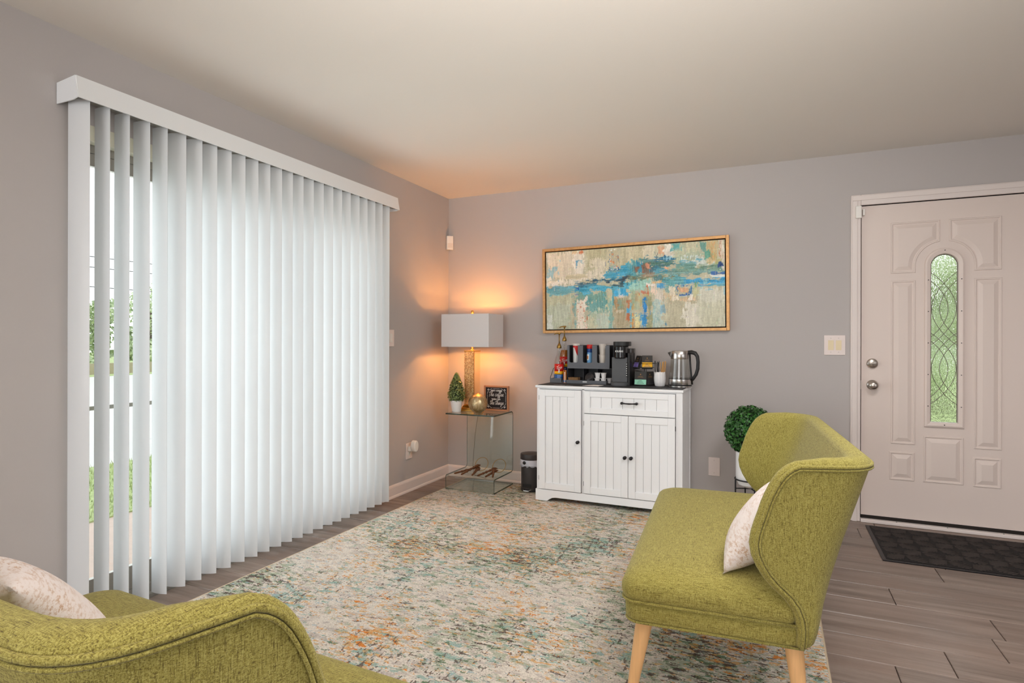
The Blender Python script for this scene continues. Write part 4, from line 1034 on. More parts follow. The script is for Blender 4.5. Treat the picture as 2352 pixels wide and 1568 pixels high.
b.tube([(.40,-.306,1.395),(.40,-.306,1.412)], .003, 8); b.lathe([(0,1.410),(.011,1.410),(.012,1.418),(.011,1.432),(.008,1.436),(0,1.437)], 16, (.40, -.306, 0))
part('harp_and_finial', off(b, lo_), M['gold'], lm, smooth='auto')
SX_0, SX_1, SY0, SY1, SZB, SZT = .184, .616, -.439, -.171, 1.137, 1.402
b = B(); t = .003
b.box(SX_0, SX_1, SY0, SY0+t, SZB, SZT); b.box(SX_0, SX_1, SY1-t, SY1, SZB, SZT); b.box(SX_0, SX_0+t, SY0+t, SY1-t, SZB, SZT); b.box(SX_1-t, SX_1, SY0+t, SY1-t, SZB, SZT)
sh = part('shade', off(b, lo_), M['shade'], lm)
b = B(); q = t+.0004
b.box(SX_0+q, SX_1-q, SY0+q, SY0+q+.0006, SZB+.002, SZT-.002); b.box(SX_0+q, SX_1-q, SY1-q-.0006, SY1-q, SZB+.002, SZT-.002); b.box(SX_0+q, SX_0+q+.0006, SY0+q, SY1-q, SZB+.002, SZT-.002); b.box(SX_1-q-.0006, SX_1-q, SY0+q, SY1-q, SZB+.002, SZT-.002)
part('lining', off(b, lo_), M['shadein'], sh)
b = B()
for a, c in (((SX_0+t, -.315), (.387, -.315)), ((.413, -.315), (SX_1-t, -.315))): b.tube([(a[0], a[1], SZT-.006), (c[0], c[1], SZT-.006)], .0016, 6)
b.tube([(.40, SY0+t, SZT-.006), (.40, SY1-t, SZT-.006)], .0016, 6)
part('spider', off(b, lo_), M['gold'], sh)
bulbm = pmat('warm_bulb', (255, 196, 120), .3, emit=14)
for bx_, bz_ in ((.030, 1.308), (-.030, 1.205)):
    part('bulb', B().lathe([(.005,bz_-.034),(.007,bz_-.026),(.0125,bz_-.010),(.013,bz_),(.010,bz_+.009),(0,bz_+.013)], 18, (bx_, 0, -TT)), bulbm, lm, smooth=True)
bl = bpy.data.lights.new('lamp_bulb', 'POINT'); bl.energy = 13; bl.color = (1.0, .44, .12); bl.shadow_soft_size = .014
bo = bpy.data.objects.new('lamp_bulb', bl); bo.location = (.362+.058, -.229, 1.308); C.objects.link(bo); bl.energy = 5.2
bo2 = bpy.data.objects.new('lamp_bulb', bl); bo2.location = (.362-.058, -.229, 1.215); C.objects.link(bo2)
part('power_cord', off(B().tube([(.44,-.215,TT+.006),(.43,-.19,TT+.005),(.40,-.172,.61),(.365,-.155,.50),(.34,-.14,.38),(.325,-.13,.26),(.31,-.122,.14),(.31,-.12,.08),(.33,-.12,.035),(.44,-.125,.018)], .0022, 6), lo_), M['cord'], lm)

# small potted topiary
def leaves(b, n, fn, size, rng):
    for _ in range(n):
        p, nrm = fn(rng)
        nrm = (nrm+Vector((rng.uniform(-1,1), rng.uniform(-1,1), rng.uniform(-.6,1)))*.75).normalized()
        t_ = nrm.orthogonal().normalized(); t_ = (Matrix.Rotation(rng.random()*6.28, 3, nrm) @ t_); w_ = nrm.cross(t_)
        s_ = size*rng.uniform(.7, 1.25)
        b.add([p-t_*s_*.5, p+w_*s_*.30+nrm*s_*.06, p+t_*s_*.55+nrm*s_*.1, p-w_*s_*.30+nrm*s_*.06], [(0,1,2,3)])
rng = random.Random(5)
tp = thing('potted_topiary', 'small cone topiary in a white pot at the left of the glass table', 'potted plant', (.297, -.375, TT))
part('pot', B().lathe([(0,0),(.034,0),(.036,.003),(.049,.082),(.052,.084),(.052,.093),(.048,.093),(.046,.078),(0,.076)], 32), M['pot'], tp, smooth='auto')
part('soil', B().lathe([(0,.0765),(.0455,.0765),(.0455,.080),(0,.082)], 20), M['bark'], tp)
def conep(r):
    h_ = r.random()**1.15; rad = interp(h_, [(0,.052),(.12,.070),(.3,.068),(.6,.050),(.85,.024),(1,.006)])*(.62+.4*r.random()); a = r.random()*6.283
    return Vector((rad*math.cos(a), rad*math.sin(a), .088+h_*.222)), Vector((math.cos(a), math.sin(a), .5)).normalized()
b = B(); b.lathe([(0,.085),(.045,.09),(.058,.12),(.052,.17),(.034,.235),(.012,.285),(0,.29)], 14); part('core', b, pmat('foliage_core', (26, 36, 22), .9), tp, smooth=True)
b = B(); leaves(b, 2600, conep, .0165, rng); part('foliage', b, M['topleaf'], tp)['kind'] = 'stuff'

# mercury glass sphere
m, nd, lk, bs = new_mat('mercury_gold')
tcc = nd.new('ShaderNodeTexCoord').outputs['Object']; v1 = noise(nd, lk, tcc, 60, (1,1,.35), 4, .7)
lk.new(mixc(nd, lk, rampf(nd, lk, v1, .35, .65), lin((226, 206, 168)), lin((176, 146, 100))), bs.inputs['Base Color']); bs.inputs['Metallic'].default_value = .85; bs.inputs['Roughness'].default_value = .33
wv = nd.new('ShaderNodeTexWave'); wv.inputs['Scale'].default_value = 1
bpn = nd.new('ShaderNodeBump'); bpn.inputs['Strength'].default_value = .5; bpn.inputs['Distance'].default_value = .003; lk.new(v1, bpn.inputs['Height']); lk.new(bpn.outputs[0], bs.inputs['Normal'])
sp_ = thing('decorative_sphere', 'gold mercury glass ball vase before the lamp on the glass table', 'ornament', (.491, -.375, TT))
n = 96; prof = [(0,.0),(.020,.0),(.030,.003)]+[(.0765*math.cos(R(a)), .077+.0765*math.sin(R(a))) for a in range(-62, 72, 6)]+[(.020,.151),(.016,.156),(.013,.152),(.010,.140),(0,.138)]
vs = []; 
for r, z in prof:
    for i in range(n): q = 1+(.006*math.cos(i*2*PI/n*48/1) if r > .03 else 0)*0+(.005 if i % 2 else -.005)*(r > .03); vs.append((r*q*math.cos(2*PI*i/n), r*q*math.sin(2*PI*i/n), z))
part('glass', B().add(vs, [(k*n+i, k*n+(i+1) % n, (k+1)*n+(i+1) % n, (k+1)*n+i) for k in range(len(prof)-1) for i in range(n)]), m, sp_, smooth=True)

# framed sign with writing
sg = thing('framed_sign', 'small square black sign in a wooden frame with white coffee lettering on the glass table', 'sign', (.565, -.185, TT))
b = B(); s_ = .111; t = .0145; hh = .205
for bx in ((-s_, -s_+t, 0, hh), (s_-t, s_, 0, hh), (-s_+t, s_-t, 0, t), (-s_+t, s_-t, hh-t, hh)): b.box(bx[0], bx[1], -.014, .006, bx[2], bx[3])
part('frame', b, pmat('sign_wood', (176, 126, 92), .6, vary=.15, vscale=30, stretch=(1,1,6)), sg, bevel=.0015)
fc = part('board', B().box(-s_+t-.001, s_-t+.001, -.006, .004, t-.001, hh-t+.001), pmat('chalk_black', (40, 37, 40), .8), sg)
F = -.0068
def T2(x, z, size, body, bold=.0006, shear=0, space=1): textmesh('lettering', body, size, M['print'], sg, basis((x, F, z), (1,0,0), (0,0,1)), bold=bold, shear=shear, space=space)
T2(-.0, .164, .0165, 'FIRST I DRINK', .0005); T2(-.004, .094, .0160, 'THEN I DO', .0005)
GL = {  # cursive strokes, unit x-height box; each letter: advance and polylines
 't': (.62, [[(.42,1.9),(.18,.2),(.3,0),(.6,.25)], [(-.1,1.35),(.75,1.55)]]),
 'T': (.9, [[(.62,1.9),(.2,-.3)], [(-.15,1.5),(.3,1.75),(1.1,1.9)]]),
 'h': (.85, [[(0,.2),(.55,1.7),(.62,2.1),(.42,1.9),(.1,0),(.25,.75),(.5,1),(.6,.75),(.5,.15),(.65,0),(.85,.25)]]),
 'e': (.75, [[(0,.25),(.5,.6),(.52,.95),(.3,.95),(.12,.5),(.2,.05),(.45,0),(.75,.3)]]),
 'c': (.72, [[(.6,.8),(.5,1),(.25,.85),(.1,.4),(.2,.03),(.45,0),(.72,.3)]]),
 'o': (.8, [[(.5,.95),(.25,.9),(.1,.4),(.22,.03),(.45,.1),(.6,.5),(.5,.95),(.8,.8)]]),
 'f': (.62, [[(0,.2),(.5,1.5),(.62,2.1),(.45,2.0),(.2,.6),(.0,-.6),(.12,-.85),(.25,-.5),(.25,.1),(.62,.3)]]),
 'i': (.42, [[(0,.2),(.25,1),(.15,.15),(.25,0),(.42,.25)], [(.36,1.35),(.38,1.45)]]),
 'n': (.85, [[(0,.2),(.2,.9),(.12,0),(.3,.8),(.5,1),(.6,.8),(.5,.15),(.62,0),(.85,.25)]]),
 'g': (.75, [[(.55,.9),(.3,1),(.1,.5),(.2,.05),(.45,.3),(.58,.95),(.3,-.7),(.1,-.9),(.05,-.6),(.75,.3)]]),
 's': (.6, [[(0,.2),(.35,1.05),(.5,.4),(.35,0),(.1,.1)]]), ' ': (.45, [])}
def cursive(parent, body, x0, z0, h_, mat, y=F, rr=.0013, slant=.12):
    b = B(); x = 0
    wtot = sum(GL[ch][0] for ch in body)
    for ch in body:
        adv, st = GL[ch]
        for s_ in st:
            # smooth the stroke
            pts = []
            for i in range(len(s_)-1):
                p0, p1, p2, p3 = s_[max(i-1,0)], s_[i], s_[i+1], s_[min(i+2, len(s_)-1)]
                for q in range(4):
                    u = q/4; pts.append(tuple(.5*((2*p1[k])+(-p0[k]+p2[k])*u+(2*p0[k]-5*p1[k]+4*p2[k]-p3[k])*u*u+(-p0[k]+3*p1[k]-3*p2[k]+p3[k])*u**3) for k in (0, 1)))
            pts.append(s_[-1])
            b.tube([(x0+(x-wtot/2+px+pz*slant)*h_, y, z0+pz*h_) for px, pz in pts], rr, 5)
        x += adv
    return part('lettering', b, mat, parent)
cursive(sg, 'The coffee', -.002, .120, .0185, M['print']); cursive(sg, 'the things', .002, .052, .0180, M['print'])
b = B()   # border with corner flourishes
bx, bz0, bz1 = .083, .024, .181; y = F
def ln(*p): b.tube([(x, y, z) for x, z in p], .0011, 5)
zc_ = (bz0+bz1)/2
ln((-.03, bz1), (.03, bz1)); ln((-.03, bz0), (.03, bz0)); ln((bx, zc_-.028), (bx, zc_+.028)); ln((-bx, zc_-.028), (-bx, zc_+.028))
for sx in (-1, 1):
    for sz_, bz in ((1, bz1), (-1, bz0)):
        P_ = lambda dx, dz: (sx*(bx-dx), bz-sz_*dz)
        ln(P_(.045,0), P_(.034,.001), P_(.026,.008), P_(.018,.011), P_(.013,.018), P_(.006,.026), P_(.001,.034), P_(0,.045))
        for dx, dz in ((.004,.004),(.011,.000),(.000,.011),(.016,.004),(.004,.016)): ln(P_(.010,.010), P_(dx, dz))
part('border', b, M['print'], sg)

# key ornaments on the low shelf
def keyring(label, cx, cy, rx, rz, ring_c, sticks, tilt):
    o = thing('key_ornament', label, 'ornament', (cx, cy, .1285), group='wooden key ornaments')
    b = B(); n = 36; pts = []
    for i in range(n):
        a = 2*PI*i/n; pts.append((ring_c[0]-cx+.056*math.cos(a), ring_c[1]-cy+.056*math.sin(a)*math.sin(tilt), .0035+.056+.056*math.sin(a)*math.cos(tilt)-.0))
    b.tube(pts, .0023, 7, closed=True); part('ring', b, M['brass'], o, smooth=True)
    for (x0, y0, z0, x1, y1, z1) in sticks:
        p0 = Vector((x0-cx, y0-cy, z0)); p1 = Vector((x1-cx, y1-cy, z1)); d = p1-p0; L = d.length
        b = B(); prof = [(0,.006),(.06,.0075),(.28,.0068),(.30,.0095),(.34,.0095),(.36,.0068),(.46,.0065),(.48,.010),(.53,.010),(.56,.0065),(.68,.007),(.70,.0095),(.74,.0095),(.76,.006),(1,.006)]
        b.tube([p0+d*u for u, _ in prof], [r for _, r in prof], 10)
        s_ = d.normalized().cross(Vector((0,0,1))).normalized()
        for u in (.80, .90):
            c_ = p0+d*u; b.tube([c_-s_*.018, c_+s_*.018], .005, 7)
        e_ = p0+d*.97; nrm = Vector((0,0,1)); b.tube([e_-s_*.014, e_-s_*.014+d.normalized()*.016, e_+s_*.014+d.normalized()*.016, e_+s_*.014], .0048, 7)
        part('wooden_key', b, M['rings'], o, smooth='auto')
    return o
keyring('carved wooden keys on a brass ring, left of the two on the glass shelf', .40, -.36, 0, 0, (.468, -.262), [(.325,-.455,.010,.430,-.262,.030),(.392,-.462,.010,.440,-.270,.048),(.482,-.452,.010,.455,-.300,.026)], .55)
keyring('carved wooden keys on a brass ring, right of the two on the glass shelf', .60, -.36, 0, 0, (.625, -.262), [(.532,-.455,.012,.600,-.290,.040),(.600,-.455,.010,.612,-.300,.026),(.655,-.440,.010,.606,-.315,.045)], .55)

# ================================================================ PEDAL BIN, PLANTER
bn = thing('pedal_bin', 'small dark pedal bin with a white liner between glass table and cabinet', 'bin', (.880, -.215, .0125))
part('body', B().lathe([(0,0),(.079,0),(.081,.003),(.081,.024),(.077,.028),(.077,.21),(.076,.215),(0,.215)], 40), M['bin'], bn, smooth='auto')
part('lid', B().lathe([(0,.246),(.0835,.246),(.0845,.249),(.0835,.282),(.080,.289),(.04,.294),(0,.295)], 40), M['bin'], bn, smooth='auto')
b = B(); n = 48; vs = []; rg = random.Random(2)
rows = [(.0785,.250,0),(.0825,.246,.001),(.084,.225,.002),(.0845,.210,.003),(.088,.196,.006),(.080,.200,.002)]
for r, z, w_ in rows:
    for i in range(n): q = r+rg.uniform(-w_, w_); vs.append((q*math.cos(2*PI*i/n), q*math.sin(2*PI*i/n), z+(rg.uniform(-w_, w_)*1.6)))
part('liner', b.add(vs, [(k*n+i, k*n+(i+1) % n, (k+1)*n+(i+1) % n, (k+1)*n+i) for k in range(len(rows)-1) for i in range(n)]), M['bag'], bn, smooth=True)
part('liner_knob', B().lathe([(0,-.006),(.012,-.005),(.014,0),(.010,.005),(0,.006)], 14, (-.022, -.083, .226), 'y'), M['black'], bn, smooth=True)
b = B().tube([(-.03,-.078,.02),(-.02,-.100,.014),(.02,-.100,.014),(.03,-.078,.02)], .0035, 6); b.box(-.024, .024, -.112, -.096, .009, .013); part('pedal', b, M['steel'], bn)
b = B(); b.box(-.038, .038, -.0805, -.074, .036, .064); part('pedal_housing', b, M['black'], bn, bevel=.003)

pn = thing('planter', 'white planter with a dark green boxwood ball on a black metal stand behind the loveseat', 'potted plant', (2.482, -.30, .0125)); 
b = B(); b.tube([(.093*math.cos(2*PI*i/40), .093*math.sin(2*PI*i/40), .262) for i in range(40)], .0048, 8, closed=True)
for a in (20, 110, 200, 290): b.tube([(.093*math.cos(R(a)), .093*math.sin(R(a)), .262), (.093*math.cos(R(a)), .093*math.sin(R(a)), .001)], .0048, 8)
b.tube([(.093*math.cos(R(20)), .093*math.sin(R(20)), .20),(.093*math.cos(R(200)), .093*math.sin(R(200)), .20)], .004, 6); b.tube([(.093*math.cos(R(110)), .093*math.sin(R(110)), .205),(.093*math.cos(R(290)), .093*math.sin(R(290)), .205)], .004, 6)
part('stand', b, M['fur'], pn, smooth='auto')
part('pot', B().lathe([(0,.210),(.04,.210),(.072,.228),(.086,.262),(.088,.285),(.088,.442),(.085,.445),(.082,.44),(.082,.41),(0,.405)], 40), M['pot'], pn, smooth='auto')
rng = random.Random(9)
part('core', B().lathe([(0,.44)]+[(.138*math.cos(R(a)), .585+.138*math.sin(R(a))) for a in range(-80, 85, 12)]+[(0,.724)], 20), pmat('ball_core', (12, 26, 12), .9), pn, smooth=True)
def ballp(r):
    z = r.uniform(-1, 1); a = r.random()*6.283; s_ = math.sqrt(1-z*z); d = Vector((s_*math.cos(a), s_*math.sin(a), z)); return Vector((0, 0, .585))+d*r.uniform(.132, .164), d
b = B(); leaves(b, 3800, ballp, .022, rng); part('foliage', b, M['boxleaf'], pn)['kind'] = 'stuff'

# ================================================================ ON THE WALLS
def plate(name, label, cat, loc, rz, w_, h_, kids):
    o = thing(name, label, cat, loc, rz)
    part('cover_plate', B().box(-w_/2, w_/2, -.006, -.0003, -h_/2, h_/2), M['plate'], o, bevel=.0025, seg=2)
    kids(o); return o
def k_sw(o):
    for x in (-.023, .023):
        part('rocker', B().add([(x-.0165,-.006,-.033),(x+.0165,-.006,-.033),(x+.0165,-.006,.033),(x-.0165,-.006,.033),(x-.0165,-.0075,-.033),(x+.0165,-.0075,-.033),(x+.0165,-.0115,.033),(x-.0165,-.0115,.033)], [(4,5,6,7),(0,1,5,4),(1,2,6,5),(2,3,7,6),(3,0,4,7)]), M['ivory'], o)
        for z in (-.047, .047): part('screw', B().lathe([(0,-.0068),(.0026,-.0068),(.0026,-.0055),(0,-.0055)], 10, (x, 0, z), 'y'), M['nickel'], o)
plate('light_switch', 'white double light switch plate with ivory rockers beside the entrance door', 'light switch', (2.998, 0, 1.163), 0, .126, .133, k_sw)
def k_bl(o):
    for z in (-.045, .045): part('screw', B().lathe([(0,-.0068),(.0026,-.0068),(.0026,-.0055),(0,-.0055)], 10, (0, 0, z), 'y'), M['nickel'], o)
plate('blank_wall_plate', 'blank white wall plate low on the back wall between cabinet and planter', 'wall plate', (2.232, 0, .277), 0, .080, .134, k_bl)
def k_ot(o):
    b = B()
    for z in (-.020,): b.lathe([(0,-.0085),(.0165,-.0085),(.017,-.006),(0,-.006)], 24, (0, 0, z), 'y')
    s_ = part('socket', b, M['white'], o); b = B(); b.box(-.0072,-.0052,-.0092,-.0085,-.024,-.013); b.box(.0052,.0072,-.0092,-.0085,-.024,-.013); b.box(-.002,.002,-.0092,-.0085,-.033,-.029); part('slot', b, M['black'], s_)
plate('wall_outlet', 'white wall outlet on the left wall between blind and corner', 'outlet', (0, -.612, .318), R(90), .086, .126, k_ot)
af = thing('plug_in_freshener', 'white plug-in air freshener in the outlet on the left wall', 'air freshener', (.009, -.612, .345), R(90))
part('body', B().prism([(.030*math.cos(R(a)), .044*math.sin(R(a))+.015) for a in range(0, 360, 12)], -.068, -.026, 'xz'), M['white'], af, bevel=.008, seg=3)
part('plug_block', B().prism(rrect(-.022, .022, -.028, .014, .006), -.030, -.0005, 'xz'), M['white'], af, bevel=.002)
part('oil_bottle', B().lathe([(0,-.046),(.015,-.044),(.017,-.036),(.016,-.016),(.010,-.010),(0,-.010)], 20, (0, -.034, -.0)), M['clear'], af, smooth=True)
def k_no(o): part('rocker', B().box(-.0165, .0165, -.010, -.006, -.033, .033), M['white'], o, bevel=.001)
plate('light_switch', 'pale switch plate on the left wall, half hidden by the last slat of the blind', 'light switch', (0, -.856, 1.205), R(90), .082, .126, k_no)
ms = thing('motion_sensor', 'small white motion sensor mounted in the corner beside the ceiling', 'sensor', (.017, -.017, 2.045), R(45))
part('housing', B().prism(rrect(-.030, .030, -.030, -.0, .009), -.060, .060, 'xy'), M['white'], ms, bevel=.004)
part('lens', B().prism(rrect(-.022, .022, -.0325, -.028, .001), -.045, -.005, 'xy'), M['cup'], ms, bevel=.001)
ds = thing('door_sensor', 'small white contact sensor at the upper left corner of the door casing', 'sensor', (3.133, -.0245, 2.040))
part('housing', B().box(-.0185, .016, -.014, 0, -.040, .040), M['white'], ds, bevel=.003); part('magnet', B().box(.0235, .036, -.0, .029, -.022, .020), M['white'], ds, bevel=.002)

# ================================================================ PAINTING
pt = thing('abstract_painting', 'wide abstract painting in blue, teal and beige in a gold frame above the cabinet', 'painting', (1.620, -.001, 1.5985))
pt.rotation_euler = (0, R(-.62), 0)
PW_, PH_ = 1.428, .684; fw_ = .022
b = B()
for bx in ((-PW_/2, -PW_/2+fw_, -PH_/2, PH_/2), (PW_/2-fw_, PW_/2, -PH_/2, PH_/2), (-PW_/2+fw_, PW_/2-fw_, -PH_/2, -PH_/2+fw_), (-PW_/2+fw_, PW_/2-fw_, PH_/2-fw_, PH_/2)): b.box(bx[0], bx[1], -.040, -.001, bx[2], bx[3])
part('frame', b, M['frame_gold'], pt, bevel=.002)
b = B(); g_ = .008; wi, hi_ = PW_/2-fw_-g_, PH_/2-fw_-g_
b.box(-PW_/2+fw_, PW_/2-fw_, -.006, -.002, -PH_/2+fw_, PH_/2-fw_); part('backing', b, M['dark'], pt)
NX, NY = 520, 240
rg = np.random.default_rng(4)
img = np.zeros((NY, NX, 3)); yy, xx = np.mgrid[0:NY, 0:NX].astype(float)
def cX(X): return (X-120)/2055*NX
def cY(X, Y):
    top = 300-.075*(X-120); bot = 1185-.017*(X-120); return (Y-top)/(bot-top)*NY
def smooth_noise(sx, sy):
    a = rg.random((int(NY/sy)+3, int(NX/sx)+3)); yi = yy/sy; xi = xx/sx; y0 = yi.astype(int); x0 = xi.astype(int); fy = yi-y0; fx = xi-x0; fy = fy*fy*(3-2*fy); fx = fx*fx*(3-2*fx)
    return (a[y0,x0]*(1-fx)+a[y0,x0+1]*fx)*(1-fy)+(a[y0+1,x0]*(1-fx)+a[y0+1,x0+1]*fx)*fy-.5
nz = {k: smooth_noise(*k) for k in ((60,40),(14,10),(5,5),(3,22),(40,3),(2,9),(12,2),(2,2),(90,4))}
base = np.array([186,182,156.]); img[:] = base
img += nz[(60,40)][...,None]*26+nz[(3,22)][...,None]*14+nz[(12,2)][...,None]*8
def stroke(X0, Y0, X1, Y1, col, a=.95, rag=3.0, slope=0, vary=18, soft=1.5, dirn='v', density=1.0):
    Xc, Yc = (X0+X1)/2, (Y0+Y1)/2; x0, x1 = cX(X0), cX(X1); y0, y1 = cY(Xc, Y0), cY(Xc, Y1)
    nn = nz[(2,9)] if dirn == 'v' else nz[(12,2)]; nb = nz[(14,10)]
    yl = yy-slope*(xx-(x0+x1)/2)
    wob = nn*rag*2.2+nb*rag*2.4+nz[(2,2)]*rag*.8
    d = np.minimum(np.minimum(xx-x0, x1-xx), np.minimum(yl-y0, y1-yl))+wob
    mk = np.clip(d/soft+.5, 0, 1)*a
    st = nz[(3,22)] if dirn == 'v' else nz[(40,3)]
    if density < 1:
        sn_ = nz[(5,5)]+nz[(2,9)]*.8+nz[(12,2)]*.8+nb*.5; mk = mk*np.clip((sn_-np.quantile(sn_, 1-density*.8))*9, 0, 1)
    c = np.array(col, float)+(st*vary*1.4+nz[(2,2)]*vary)[...,None]
    img[:] = img*(1-mk[...,None])+c*mk[...,None]
CR = (216,206,188); WH = (226,218,206); TA = (176,168,136); SG = (166,178,154); TL = (104,160,158); BL = (58,158,192); DB = (34,112,160); RB = (30,96,176); OR = (196,132,82); RU = (168,96,62); DK = (52,66,78); BR = (104,92,78); PK = (222,200,186); LB = (150,190,196)
